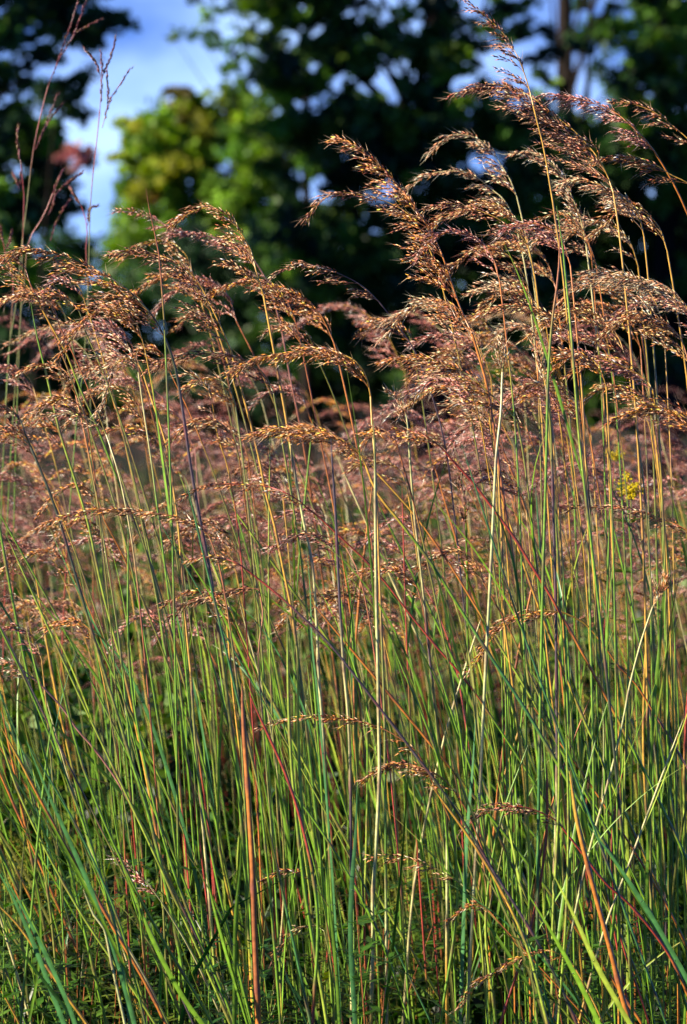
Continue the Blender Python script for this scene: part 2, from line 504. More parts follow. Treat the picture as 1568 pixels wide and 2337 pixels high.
# ------------------------------------------------------------------ sharp plumed stalks, one by one
# (label, tone, sheath colours top to foot, stem half width, stem top to foot, plume base to tip, branch length, distance offset, density)
G = 'plumed grass stalks in the sharp front row'
STALKS = [
 ("yellow stem with a sparse small plume nodding out past the left edge", 'bronze', ['gold', 'green', 'dark', 'olive', 'green', 'gold', 'gold', 'lime'], 2.6,
  [(82, 680), (126, 760), (151, 805), (183, 886), (216, 961), (251, 1049), (301, 1180), (331, 1251), (361, 1341), (384, 1421), (402, 1491), (427, 1582), (452, 1690), (492, 1866), (507, 1971), (542, 2132), (567, 2267)],
  [(82, 680), (50, 640), (0, 605), (-45, 590)], 62, .05, .6),
 ("dark purplish stalk whose long dense bronze plume arches far to the left", 'bronze', ['dark', 'purple', 'purple', 'olive', 'green', 'green', 'gold', 'lime', 'lime'], 3.6,
  [(378, 775), (390, 805), (405, 861), (416, 930), (433, 1049), (448, 1140), (467, 1240), (485, 1340), (500, 1450), (520, 1600), (545, 1800), (560, 2000)],
  [(378, 775), (351, 725), (311, 680), (266, 642), (200, 608), (150, 585), (75, 570), (0, 592)], 105, -.1, 1.1),
 ("golden-necked stalk with a black-awned plume of layered sprays below the sky gap", 'dark', ['gold', 'gold', 'gold', 'olive', 'green', 'green', 'lime', 'olive', 'green'], 3.0,
  [(527, 800), (542, 856), (557, 911), (577, 986), (592, 1050), (607, 1125), (627, 1200), (647, 1300), (667, 1401), (687, 1552), (697, 1640), (715, 1800), (735, 1990)],
  [(527, 800), (502, 742), (482, 700), (462, 660), (437, 625), (400, 597), (350, 578), (300, 570), (245, 578)], 78, 0, .8),
 ("pale cream stalk topped by a bright golden plume bowing against the pale tree", 'gold', ['gold', 'gold', 'cream', 'straw', 'cream', 'olive', 'green', 'green', 'cream', 'green'], 3.1,
  [(602, 675), (612, 730), (625, 800), (638, 871), (648, 926), (658, 986), (668, 1050), (678, 1110), (693, 1190), (713, 1290), (723, 1431), (728, 1552), (735, 1640), (748, 1850), (760, 2100)],
  [(602, 675), (585, 620), (572, 570), (552, 535), (527, 498), (500, 480), (472, 474), (430, 488), (392, 522)], 75, 0, 1.0),
 ("blurred pinkish plume lying across the sky gap behind the golden one", 'pink', ['pinkstem', 'rust', 'olive', 'green'], 2.4,
  [(610, 640), (640, 740), (660, 850), (690, 1000), (720, 1200), (760, 1500)],
  [(610, 640), (560, 572), (482, 540), (402, 525), (361, 503), (326, 488), (271, 480)], 62, .75, .8),
 ("small pinkish plume just above the drooping one in the left third", 'pink', ['straw', 'green', 'green', 'lime', 'green'], 2.4,
  [(316, 850), (327, 930), (345, 1049), (362, 1180), (390, 1400), (420, 1650), (440, 1900)],
  [(316, 850), (305, 815), (285, 785), (261, 763), (226, 747), (188, 741)], 55, .25, .9),
 ("yellow-stemmed stalk with a tan plume hooked straight down", 'tan', ['gold', 'gold', 'gold', 'olive', 'straw', 'lime', 'cream', 'lime'], 2.7,
  [(326, 850), (346, 911), (371, 986), (387, 1050), (397, 1125), (407, 1200), (417, 1326), (427, 1450), (437, 1552), (442, 1640), (460, 1850), (480, 2080)],
  [(326, 850), (313, 828), (290, 818), (264, 832), (250, 868), (243, 915), (238, 945)], 82, .0, 1.1),
 ("orange-anthered plume fanned broadly behind the cream stalk", 'bronze', ['rust', 'orange', 'green', 'green'], 2.2,
  [(690, 800), (720, 950), (760, 1150), (800, 1400), (830, 1700)],
  [(690, 800), (670, 720), (640, 668), (602, 645), (567, 640), (527, 652), (480, 672)], 80, .45, 1.1),
 ("broad soft orange plume right of the cream stalk, above the middle", 'bronze', ['orange', 'rust', 'olive', 'green', 'green'], 2.4,
  [(763, 785), (790, 900), (820, 1050), (850, 1250), (880, 1500), (900, 1800)],
  [(763, 785), (743, 740), (718, 700), (683, 675), (643, 655), (613, 648)], 115, .55, 1.2),
 ("thin stalk ending in a sparse dark arc over the black shade", 'dark', ['purple', 'purple', 'olive', 'green', 'green'], 1.9,
  [(866, 690), (901, 735), (931, 775), (951, 810), (985, 900), (1020, 1040), (1050, 1300), (1090, 1700)],
  [(866, 690), (830, 655), (790, 632), (750, 616), (700, 606), (650, 614), (608, 642)], 66, .1, .35),
 ("tall stalk with the longest burnt-orange plume, leaning left in the centre", 'bronze', ['orange', 'rust', 'olive', 'green', 'green', 'lime', 'green'], 3.3,
  [(1077, 760), (1092, 810), (1107, 861), (1120, 930), (1132, 1010), (1150, 1140), (1175, 1300), (1200, 1500), (1230, 1750), (1260, 2000)],
  [(1077, 760), (1051, 705), (1032, 650), (1012, 590), (990, 540), (966, 500), (941, 465), (916, 432), (888, 398), (855, 366), (815, 334), (768, 312)], 100, -.05, 1.25),
 ("hooked pale tan plume, highest of the blurred ones over the dark trees", 'tan', ['tan' if 0 else 'straw', 'gold', 'olive', 'green'], 2.0,
  [(1180, 450), (1205, 560), (1225, 700), (1245, 900), (1270, 1200), (1290, 1500)],
  [(1180, 450), (1165, 412), (1142, 374), (1120, 342), (1090, 316), (1047, 307), (1012, 324), (986, 350)], 48, .5, 1.2),
 ("tan plume making a long low hook directly below the highest pale hook", 'tan', ['straw', 'gold', 'olive', 'green'], 2.1,
  [(1175, 500), (1200, 620), (1222, 800), (1240, 1000), (1260, 1300)],
  [(1175, 500), (1150, 456), (1117, 428), (1087, 404), (1052, 391), (1002, 392), (962, 406), (930, 436)], 46, .5, 1.1),
 ("slender dark plume reaching left like a whip beside the burnt-orange one", 'dark', ['gold', 'olive', 'green', 'green'], 1.9,
  [(968, 540), (1000, 620), (1030, 740), (1065, 900), (1100, 1100), (1140, 1400)],
  [(968, 540), (946, 504), (921, 480), (881, 460), (831, 446), (787, 440), (748, 447), (720, 470), (702, 507)], 46, .2, .5),
 ("thin dark-tipped plume running flat under the tan hooks", 'dark', ['gold', 'gold', 'olive', 'green'], 2.0,
  [(1205, 560), (1222, 640), (1240, 800), (1262, 1000), (1285, 1300)],
  [(1205, 560), (1185, 534), (1160, 514), (1122, 492), (1067, 472), (1022, 464), (982, 473)], 66, .1, .7),
 ("golden brown plume with its tip bent down to the left of the flat dark one", 'gold', ['gold', 'gold', 'olive', 'green'], 2.2,
  [(1215, 600), (1228, 700), (1246, 900), (1266, 1150), (1280, 1400)],
  [(1215, 600), (1198, 540), (1172, 492), (1132, 466), (1084, 470), (1042, 482), (1008, 502), (985, 530)], 60, .3, 1.1),
 ("tallest stalk, its thin golden stem carrying a dark plume out of the top edge", 'dark', ['gold', 'gold', 'gold', 'gold', 'olive', 'green', 'green', 'green', 'lime'], 2.2,
  [(1217, 240), (1227, 281), (1242, 341), (1252, 402), (1262, 462), (1272, 532), (1284, 620), (1296, 740), (1312, 880), (1330, 1040), (1350, 1250), (1375, 1550), (1400, 1900)],
  [(1217, 240), (1207, 200), (1196, 165), (1182, 130), (1166, 102), (1150, 78), (1117, 44), (1082, 14), (1048, -12)], 56, -.1, .75),
 ("stalk with the big smoky brown plume draped behind the tallest golden stem", 'dark', ['gold', 'gold', 'gold', 'olive', 'green', 'green'], 2.6,
  [(1400, 440), (1412, 520), (1425, 640), (1440, 800), (1455, 1000), (1470, 1300), (1480, 1700)],
  [(1400, 440), (1386, 400), (1366, 362), (1340, 330), (1310, 298), (1272, 268), (1232, 234), (1182, 205), (1122, 192), (1070, 207)], 135, .05, 1.25),
 ("pink-lit plume with an orange neck at the upper right edge", 'pink', ['orange', 'orange', 'red', 'orange', 'olive', 'green'], 2.6,
  [(1493, 345), (1518, 385), (1544, 432), (1570, 490), (1600, 570), (1630, 700), (1660, 900)],
  [(1493, 345), (1468, 314), (1438, 285), (1403, 256), (1358, 236), (1308, 221), (1250, 215)], 66, .25, 1.3),
 ("thin dark plume arching over the pink-lit one in the upper right corner", 'dark', ['gold', 'olive', 'green'], 1.9,
  [(1590, 340), (1610, 420), (1630, 600), (1650, 900)],
  [(1590, 340), (1568, 315), (1534, 286), (1493, 256), (1443, 237), (1393, 231)], 44, .3, .6),
 ("pale straw plume slanting down between smoky plume and tan hooks", 'tan', ['straw', 'gold', 'gold', 'olive', 'green'], 2.3,
  [(1338, 560), (1350, 660), (1365, 800), (1385, 1000), (1400, 1300)],
  [(1338, 560), (1325, 500), (1306, 450), (1283, 403), (1257, 372), (1222, 352), (1174, 347)], 52, .4, 1.2),
 ("tan plume bent over the crowded stems right of the smoky plume", 'tan', ['gold', 'gold', 'olive', 'green'], 2.3,
  [(1470, 540), (1480, 640), (1492, 800), (1505, 1000), (1515, 1300)],
  [(1470, 540), (1455, 486), (1423, 452), (1383, 427), (1333, 412), (1285, 418)], 78, .1, 1.2),
 ("brown plume stretched level towards the right edge below the pink-lit one", 'bronze', ['gold', 'orange', 'olive', 'green'], 2.3,
  [(1590, 430), (1605, 520), (1615, 700), (1625, 1000)],
  [(1590, 430), (1560, 412), (1530, 398), (1498, 377), (1458, 362), (1408, 359), (1356, 366)], 62, .15, 1.0),
 ("long rope-like plume lying level across the cream stalk at the middle", 'bronze', ['gold', 'gold', 'olive', 'green', 'cream', 'lime', 'green'], 2.7,
  [(846, 905), (850, 980), (856, 1050), (862, 1200), (870, 1420), (878, 1650), (880, 1900)],
  [(846, 905), (838, 868), (822, 836), (790, 812), (728, 803), (652, 805), (580, 822), (536, 850)], 92, -.1, 1.2),
 ("dark bronze rope plume lying level left of the cream stalk", 'dark', ['olive', 'green', 'green', 'green'], 2.4,
  [(625, 900), (640, 985), (660, 1100), (690, 1300), (720, 1600), (740, 1900)],
  [(625, 900), (608, 862), (577, 832), (527, 812), (477, 804), (402, 815), (344, 848)], 72, -.05, .9),
 ("dense nutbrown plume drooping level right of centre", 'bronze', ['olive', 'green', 'green', 'lime', 'green'], 2.6,
  [(1180, 960), (1195, 1040), (1215, 1200), (1240, 1450), (1262, 1750), (1280, 2000)],
  [(1180, 960), (1150, 928), (1116, 896), (1085, 868), (1050, 846), (1007, 828), (956, 816), (880, 822)], 88, -.05, 1.25),
 ("pale thick stem with a short upright tufted head right of centre", 'tan', ['straw', 'cream', 'cream', 'cream', 'straw', 'cream', 'lime', 'straw', 'straw'], 3.2,
  [(1147, 850), (1145, 900), (1144, 935), (1138, 990), (1132, 1050), (1127, 1150), (1120, 1300), (1107, 1552), (1095, 1800), (1080, 2050)],
  [(1147, 850), (1150, 825), (1152, 800), (1146, 778)], 46, -.15, 1.3),
 ("dark-sided stem with a narrow upright straw plume clasped to its top", 'tan', ['olive', 'purple', 'purple', 'purple', 'straw', 'olive', 'straw', 'lime', 'lime'], 3.2,
  [(1252, 930), (1257, 975), (1260, 1050), (1264, 1200), (1268, 1350), (1270, 1550), (1271, 1800), (1262, 2100)],
  [(1252, 930), (1248, 880), (1240, 830), (1228, 775)], 50, -.12, .9),
 ("small cream plume curling left like a question mark beside the dark stalk", 'tan', ['gold', 'red', 'red', 'orange', 'olive', 'green'], 1.8,
  [(490, 960), (500, 1005), (518, 1060), (532, 1130), (548, 1250), (560, 1400), (580, 1700)],
  [(490, 960), (484, 918), (470, 884), (444, 856), (410, 854)], 38, .0, .9),
 ("thin tan plume bowed over at the left edge below the drooping one", 'tan', ['straw', 'rust', 'olive', 'green'], 2.0,
  [(240, 985), (255, 1030), (280, 1120), (310, 1300), (340, 1600)],
  [(240, 985), (211, 960), (166, 943), (110, 946), (66, 963)], 42, .05, .7),
 ("dark scaly stalk with an upright sparse plume at the left edge", 'dark', ['dark', 'dark', 'olive', 'green', 'green', 'green', 'olive', 'green'], 3.3,
  [(70, 1020), (85, 1055), (110, 1115), (136, 1190), (166, 1290), (201, 1411), (236, 1527), (271, 1640), (301, 1740), (321, 1800), (350, 1900), (385, 2050)],
  [(70, 1020), (58, 990), (44, 955), (22, 935), (-20, 920)], 48, -.1, .8),
 ("long slim bronze plume arching level across the left third below the middle", 'bronze', ['rust', 'olive', 'green', 'green', 'green'], 2.2,
  [(480, 1230), (500, 1290), (520, 1400), (545, 1600), (560, 1850)],
  [(480, 1230), (460, 1200), (421, 1184), (381, 1176), (321, 1167), (251, 1162), (186, 1170), (130, 1185), (78, 1213)], 56, -.15, .85),
 ("long reddish diagonal stalk with a slim plume arching level left of centre", 'bronze', ['red', 'red', 'red', 'green', 'green', 'lime', 'green', 'green', 'olive'], 2.3,
  [(700, 1158), (728, 1180), (783, 1232), (831, 1276), (881, 1331), (931, 1396), (992, 1471), (1062, 1552), (1112, 1622), (1190, 1740), (1290, 1900), (1380, 2060)],
  [(700, 1158), (678, 1140), (650, 1124), (612, 1111), (552, 1106), (502, 1105), (452, 1115), (410, 1142)], 52, -.1, .7),
 ("short comb-like plume with five dark teeth pinned beside two green stems", 'dark', ['rust', 'red', 'green', 'green'], 1.8,
  [(790, 1250), (815, 1300), (840, 1400), (870, 1600)],
  [(790, 1250), (753, 1226), (703, 1220), (673, 1226), (640, 1252)], 46, -.05, .6),
 ("great bronze plume spread level at the centre on a long green diagonal stem", 'bronze', ['gold', 'green', 'blue', 'green', 'green', 'green', 'blue', 'green'], 3.4,
  [(835, 1062), (861, 1125), (916, 1195), (981, 1281), (1042, 1376), (1102, 1471), (1162, 1562), (1212, 1640), (1300, 1790), (1400, 1960), (1500, 2130), (1580, 2270)],
  [(835, 1062), (820, 1035), (795, 1012), (765, 998), (720, 986), (660, 976), (590, 985)], 98, -.2, 1.3),
 ("red-streaked diagonal stalk with a loose bronze plume above centre right", 'bronze', ['red', 'red', 'orange', 'green', 'green', 'green', 'lime', 'green'], 3.2,
  [(1032, 1050), (1082, 1105), (1132, 1170), (1177, 1231), (1207, 1281), (1257, 1361), (1313, 1461), (1373, 1572), (1430, 1680), (1500, 1820), (1580, 1990)],
  [(1032, 1050), (1005, 1020), (975, 998), (940, 985), (900, 980)], 66, -.15, .8),
 ("gold and green diagonal stalk with a thin plume parallel to the red-streaked one", 'gold', ['gold', 'orange', 'lime', 'green', 'green', 'green', 'gold', 'green'], 2.6,
  [(861, 1080), (946, 1175), (1022, 1281), (1102, 1411), (1182, 1542), (1240, 1640), (1330, 1800), (1440, 1990)],
  [(861, 1080), (840, 1050), (810, 1030), (780, 1020)], 40, -.05, .6),
 ("brown arched plume hanging like a fishing rod over the green stems lower right", 'bronze', ['gold', 'orange', 'pinkstem', 'pinkstem', 'straw', 'straw', 'straw', 'olive'], 2.4,
  [(1283, 1397), (1333, 1421), (1373, 1466), (1413, 1522), (1448, 1557), (1493, 1627), (1550, 1720), (1620, 1850)],
  [(1283, 1397), (1232, 1396), (1182, 1410), (1132, 1446), (1092, 1501), (1070, 1540)], 72, -.1, .8),
 ("spiky round burr-like plume head at the right edge on a pale slanting stem", 'gold', ['straw', 'cream', 'straw', 'cream', 'straw', 'cream', 'straw'], 2.6,
  [(1490, 1385), (1463, 1466), (1438, 1562), (1423, 1640), (1400, 1740), (1373, 1840), (1343, 1950), (1318, 2057), (1280, 2250)],
  [(1490, 1385), (1505, 1362), (1518, 1342), (1524, 1322)], 62, -.2, 1.6),
 ("wavy dark bronze plume trailing level out of the right edge", 'dark', ['orange', 'olive', 'green', 'green'], 2.3,
  [(1600, 1250), (1620, 1350), (1640, 1550)],
  [(1600, 1250), (1568, 1210), (1508, 1184), (1458, 1168), (1408, 1158), (1358, 1157), (1300, 1157)], 52, -.05, .8),
 ("weathered tan plume at the left edge low on a pinkish slanted stem", 'tan', ['pinkstem', 'pinkstem', 'olive', 'purple', 'straw', 'straw', 'olive'], 2.6,
  [(96, 1566), (126, 1597), (151, 1627), (176, 1665), (216, 1710), (266, 1780), (310, 1860), (370, 1980), (450, 2140)],
  [(96, 1566), (65, 1540), (30, 1514), (-8, 1504)], 60, -.15, .8),
 ("bent grey plume fragment low on the left among red blades", 'pink', ['cream', 'straw', 'cream', 'straw'], 2.4,
  [(371, 2062), (395, 2100), (430, 2160), (470, 2240)],
  [(371, 2062), (341, 2022), (315, 1996), (290, 1972), (268, 1952)], 44, -.2, .7),
 ("drooping ragged dark plume with hanging teeth left of the centre line", 'dark', ['rust', 'olive', 'green', 'gold', 'green'], 2.1,
  [(590, 1345), (600, 1400), (590, 1500), (600, 1650), (620, 1900)],
  [(590, 1345), (560, 1342), (520, 1348), (470, 1362), (430, 1380), (395, 1410)], 74, -.1, .8),
 ("long black diagonal stalk crossing the lower right with a rusty plume by it", 'bronze', ['red', 'purple', 'purple', 'dark', 'purple', 'dark', 'purple', 'dark', 'olive'], 2.6,
  [(562, 1300), (627, 1351), (693, 1411), (758, 1476), (821, 1557), (889, 1645), (946, 1720), (1007, 1801), (1062, 1881), (1122, 1981), (1192, 2092), (1252, 2197), (1313, 2328)],
  [(562, 1300), (540, 1285), (510, 1275), (470, 1272), (430, 1280)], 42, -.3, .6),
 ("rusty flat plume crossing the cream stem in the lower middle", 'bronze', ['rust', 'olive', 'green'], 1.9,
  [(1040, 1810), (1070, 1860), (1110, 1960), (1170, 2100)],
  [(1040, 1810), (1015, 1780), (982, 1760), (921, 1742), (871, 1756), (834, 1780)], 60, -.25, .8),
 ("flat brown plume just above the rusty one, tip pointing left past rust-brown stem", 'bronze', ['rust', 'olive', 'green', 'green'], 2.0,
  [(955, 1720), (990, 1790), (1040, 1900), (1100, 2060)],
  [(955, 1720), (920, 1690), (870, 1662), (800, 1642), (720, 1637), (650, 1645), (595, 1660)], 46, -.2, .55),
 ("near-black plume with fine dark fingers at lower right on a red stem", 'dark', ['red', 'red', 'red', 'orange', 'red', 'orange', 'red', 'red'], 2.9,
  [(1283, 1888), (1328, 1946), (1383, 2016), (1433, 2060), (1493, 2130), (1534, 2192), (1568, 2267), (1590, 2330)],
  [(1283, 1888), (1262, 1868), (1212, 1846), (1162, 1840), (1102, 1855), (1065, 1888)], 70, -.3, .8),
 ("thin orange stalk low on the right with a dainty drooping spray", 'bronze', ['orange', 'orange', 'orange', 'rust'], 1.7,
  [(1132, 2097), (1182, 2152), (1232, 2207), (1290, 2270), (1350, 2340)],
  [(1132, 2097), (1110, 2074), (1085, 2064), (1060, 2074), (1030, 2098)], 36, -.35, .6),
 ("lowest tan plume, drooping left near the bottom edge right of centre", 'bronze', ['gold', 'olive', 'green'], 1.8,
  [(1300, 2190), (1330, 2240), (1370, 2320)],
  [(1300, 2190), (1257, 2170), (1232, 2172), (1182, 2187), (1132, 2217), (1082, 2253), (1050, 2300)], 40, -.35, .6),
 ("thin sparse plume above the yellow-green weeds in the lower middle", 'gold', ['olive', 'orange', 'orange', 'orange'], 1.7,
  [(1052, 2017), (1075, 2040), (1132, 2100), (1200, 2180), (1270, 2260)],
  [(1052, 2017), (1012, 1991), (956, 1966), (906, 1956), (841, 1956)], 46, -.25, .5),
 ("wispy drooping spray right of the rust-brown stem near the bottom", 'bronze', ['olive', 'olive', 'green'], 1.5,
  [(725, 2030), (750, 2070), (790, 2140), (830, 2240)],
  [(725, 2030), (700, 2000), (672, 1988), (640, 1992), (604, 2012)], 46, -.25, .45),
 ("fan of fine drooping awned sprays at the bottom, left of the cream stem", 'gold', ['olive', 'green', 'green'], 1.5,
  [(740, 2125), (750, 2170), (765, 2260), (775, 2330)],
  [(740, 2125), (715, 2110), (690, 2118), (657, 2145), (627, 2192)], 56, -.3, .7),
 ("sparse upright brown plume on a green stem right of the cream stem", 'dark', ['green', 'green', 'green', 'blue', 'green'], 2.4,
  [(1064, 1210), (1066, 1280), (1067, 1351), (1067, 1552), (1065, 1750), (1060, 2000)],
  [(1064, 1210), (1062, 1160), (1055, 1110), (1050, 1070)], 46, -.05, .5),
 ("speckled straw stem with a short tan plume at the centre right of midpoint", 'tan', ['cream', 'straw', 'purple', 'olive', 'cream', 'gold', 'gold', 'gold'], 2.9,
  [(932, 985), (936, 1050), (946, 1175), (966, 1351), (981, 1502), (996, 1640), (1010, 1760), (1020, 1900), (1020, 2150)],
  [(932, 985), (926, 945), (912, 912), (893, 900)], 42, -.1, .9),
 ("silvery plume cluster low in the blurred field on a red stem", 'pink', ['red', 'red', 'olive', 'green'], 2.0,
  [(965, 1330), (1000, 1400), (1040, 1520), (1070, 1700)],
  [(965, 1330), (935, 1290), (910, 1252), (880, 1236), (845, 1232), (815, 1245)], 62, .6, 1.3),
 ("dense brown plume hanging at the right edge just above the yellow flowers", 'bronze', ['gold', 'gold', 'green', 'green', 'green'], 2.6,
  [(1600, 1010), (1610, 1100), (1620, 1300), (1625, 1600)],
  [(1600, 1010), (1570, 960), (1530, 935), (1480, 932), (1430, 945)], 110, -.15, 1.3),
 ("pink-tipped plume slanting across the crowded golden stems at right", 'pink', ['gold', 'gold', 'olive', 'green', 'green'], 2.2,
  [(1490, 890), (1500, 960), (1510, 1100), (1520, 1350), (1525, 1700)],
  [(1490, 890), (1475, 868), (1440, 845), (1390, 825), (1340, 806), (1305, 800)], 44, -.15, 1.1),
 ("bright tan plume arched above the pink-tipped slanting one at right", 'tan', ['gold', 'gold', 'olive', 'green'], 2.3,
  [(1590, 740), (1600, 850), (1610, 1050), (1615, 1400)],
  [(1590, 740), (1560, 690), (1525, 660), (1470, 640), (1410, 632), (1345, 644)], 70, -.1, 1.2),
]


def plume_stalk(label, tone, cols, r, stem, plume, L, dz, dens, group=G, blades=None, droop=None):
    Yd = FOC + dz
    if len(cols) <= 5 and cols[:2] == ['gold', 'gold']:
        cols = ['gold', 'olive', 'green', 'green', 'lime', 'green']
    lean = rng.normal(0, .05)
    pts = [at(x, y, Yd + lean * (i / max(len(stem) - 1, 1))) for i, (x, y) in enumerate(stem)]
    pts = to_ground(pts, Yd)
    pl = [at(x, y, Yd + rng.normal(0, .008)) for (x, y) in plume]
    root = tag(empty('plume_grass', pts[-1]), label, 'plume grass', group, 'thing')
    n = 60
    path = catmull(pts, n)                              # top to foot
    R = np.linspace(r * .85, r * 1.5, n) * U
    Ccol = blend_cols(cols, n)
    nodes = np.linspace(0, n - 1, len(cols) + 1).astype(int)[1:-1]
    for q in nodes:
        R[q] *= 1.25
        Ccol[q] = Ccol[q] * .35 + np.array([.10, .03, .03])
    mb = MB()
    mb.tube(path, R, Ccol, 7)
    mb.build('stem', M_STEM, root)
    S = catmull(pl, 26)
    rb, sp = MB(), MB()
    c = np.array(PAL[cols[0]])
    rb.tube(S, np.linspace(r * .66, r * .2, 26) * U, c, 5)
    kw = {} if droop is None else {'droop': droop}
    make_plume(rb, sp, S, L * U * (1.55 if plume[0][1] < 1150 else 1.1), tone, dens, **kw)
    po = rb.build('plume', M_STEM, root)
    sp.build('spikelets', M_SPIKE, po, smooth=False)
    nb = blades if blades is not None else int(rng.integers(0, 3))
    for _ in range(nb):
        q = int(n * rng.uniform(.38, .85))
        bl = MB()
        up = norm(path[q - 3] - path[q])
        make_blade(bl, path[q], norm(up + rng.normal(size=3) * .10), rng.uniform(.25, .55), rng.uniform(.004, .007),
                   random.choice(['green', 'blue', 'green', 'lime', 'olive']), rng.uniform(.1, .4))
        bl.build('leaf_blade', M_BLADE, root)
    return root


for s in STALKS:
    up = s[5][-1][1] < s[5][0][1] - 30 and abs(s[5][-1][0] - s[5][0][0]) < 45
    plume_stalk(*s, droop=(-.3, -.1, .25) if up else None)

# ------------------------------------------------------------------ crowded golden stalks along the right side
TONEWORD = {'bronze': 'bronze', 'dark': 'dark brown', 'tan': 'pale tan', 'pink': 'pinkish', 'gold': 'golden', 'mauve': 'mauve'}
crowd = []
for q in range(34):
    bx = rng.uniform(1090, 1640)
    top = 560 + rng.uniform(0, 1) ** .9 * 440
    if bx < 1180:
        top = max(top, 640)
    crowd.append((bx, top))
crowd.sort(key=lambda e: e[0])
ORD = ['first', 'second', 'third', 'fourth', 'fifth', 'sixth', 'seventh', 'eighth', 'ninth', 'tenth', 'eleventh', 'twelfth', 'thirteenth', 'fourteenth', 'fifteenth', 'sixteenth', 'seventeenth', 'eighteenth', 'nineteenth', 'twentieth', 'twenty-first', 'twenty-second', 'twenty-third', 'twenty-fourth', 'twenty-fifth']
cnt = {}
for bx, top in crowd:
    tone = random.choice(['gold', 'tan', 'bronze', 'gold', 'tan', 'pink'])
    cnt[tone] = cnt.get(tone, 0) + 1
    ln = rng.uniform(120, 230)
    sx = rng.uniform(10, 50)
    stem = [(bx, top), (bx + sx * .4, top + 120), (bx + sx, top + 330), (bx + sx * 1.4, top + 620), (bx + sx * 1.7, top + 1000)]
    hk = rng.uniform(.1, .45)
    plume = [(bx, top), (bx - ln * .12, top - ln * .34), (bx - ln * .36, top - ln * .55), (bx - ln * .68, top - ln * (.62 - hk * .2)), (bx - ln, top - ln * (.62 - hk))]
    lab = f"{ORD[cnt[tone]-1]} from left of the {TONEWORD[tone]} plumes nodding in the right-hand thicket"
    plume_stalk(lab, tone, [random.choice(['gold', 'orange', 'gold']), random.choice(['olive', 'green', 'gold']), 'green', 'green', random.choice(['lime', 'green', 'orange']), 'green'],
                rng.uniform(1.5, 2.3), stem, plume, rng.uniform(50, 105), rng.uniform(-.25, .7), rng.uniform(.7, 1.2), 'plumed stalks crowded together on the right', int(rng.random() < .4))

# ------------------------------------------------------------------ lower plumed stalks standing between the tall ones, left and middle
lowset = []
for q in range(74):
    top = 625 + rng.uniform(0, 1) ** .9 * 900
    lowset.append((rng.uniform(60, 1240) if top > 760 else rng.uniform(40, 580), top))
lowset.sort(key=lambda e: e[0])
cnt = {}
for bx, top in lowset:
    tone = random.choice(['bronze', 'pink', 'bronze', 'gold', 'dark', 'pink'])
    band = 'high' if top < 850 else 'middle-height' if top < 1100 else 'low'
    key = (tone, band)
    cnt[key] = cnt.get(key, 0) + 1
    ln = rng.uniform(90, 190)
    sx = rng.uniform(40, 260)
    stem = [(bx, top), (bx + sx * .25, top + 120), (bx + sx * .6, top + 330), (bx + sx, top + 620), (bx + sx * 1.3, top + 1000)]
    hk = rng.uniform(.05, .6)
    plume = [(bx, top), (bx - ln * .12, top - ln * .34), (bx - ln * .36, top - ln * .52), (bx - ln * .68, top - ln * (.56 - hk * .25)), (bx - ln, top - ln * (.55 - hk))]
    plume_stalk(f"{ORD[cnt[key]-1]} from left of the {band} {TONEWORD[tone]} plumes scattered left and centre", tone,
                [random.choice(['gold', 'rust', 'orange', 'olive']), 'olive', 'green', random.choice(['lime', 'green', 'red']), 'green', 'green'],
                rng.uniform(1.5, 2.3), stem, plume, rng.uniform(42, 82), rng.uniform(-.2, 1.1), rng.uniform(.6, 1.2), 'lower plumed stalks at left and centre', int(rng.random() < .5))

# ------------------------------------------------------------------ red turkey-foot grass on the left
BLUE = [
 ("tallest red bluestem at the upper left, seed fingers leaving the top edge", [(63, 452), (50, 560), (38, 685), (20, 810), (10, 1000)], [(63, 452), (75, 351), (93, 261), (110, 196)],
  [[(110, 196), (141, 115), (161, 55), (180, -5)], [(128, 145), (156, 100), (176, 60), (200, -10)], [(165, 78), (181, 70), (205, 57), (231, 44)], [(80, 341), (90, 321), (115, 256), (131, 218)], [(92, 318), (112, 275), (142, 238)]], .95),
 ("lone bluestem with a branched red seed head against the sky gap", [(203, 590), (200, 680), (196, 760), (188, 860), (176, 950), (160, 1150)], [(203, 590), (206, 477), (213, 391), (221, 321), (228, 251)],
  [[(228, 251), (232, 191), (233, 150), (231, 122)], [(231, 176), (221, 148), (208, 128), (195, 114)], [(232, 180), (244, 150), (252, 130), (264, 88)], [(233, 292), (251, 231), (271, 196), (297, 158)], [(244, 250), (247, 210), (244, 160)]], .6),
 ("short red bluestem with blunt fingers at the left edge, middle of the dark tree", [(55, 440), (52, 552), (48, 700), (40, 900)], [(55, 440), (52, 416), (48, 376)],
  [[(48, 376), (42, 340), (39, 318), (41, 290)], [(44, 430), (38, 415), (30, 398)], [(46, 420), (47, 405), (48, 392)]], .9),
 ("dusky red bluestem with fingers spread like an open hand", [(65, 552), (56, 640), (44, 760), (30, 950)], [(65, 552), (100, 492), (120, 442)],
  [[(120, 442), (130, 415), (143, 388)], [(125, 446), (150, 420), (186, 395)], [(110, 490), (120, 470), (126, 440)], [(115, 550), (128, 510), (142, 480), (160, 455)]], .9),
 ("thin red bluestem standing between the lone one and the dark tree", [(196, 560), (202, 700), (206, 900)], [(196, 560), (200, 520), (186, 470)],
  [[(186, 470), (172, 448), (163, 433)], [(200, 515), (205, 480), (220, 470)]], .8),
 ("reddish bluestem with bent finger low on the left edge", [(30, 640), (24, 760), (15, 900)], [(30, 640), (14, 590), (8, 555)],
  [[(8, 555), (4, 540), (2, 522)], [(12, 570), (20, 555), (26, 530)]], .9),
]
RED = [(.20, .045, .05), (.13, .035, .045), (.26, .09, .08), (.20, .12, .04)]
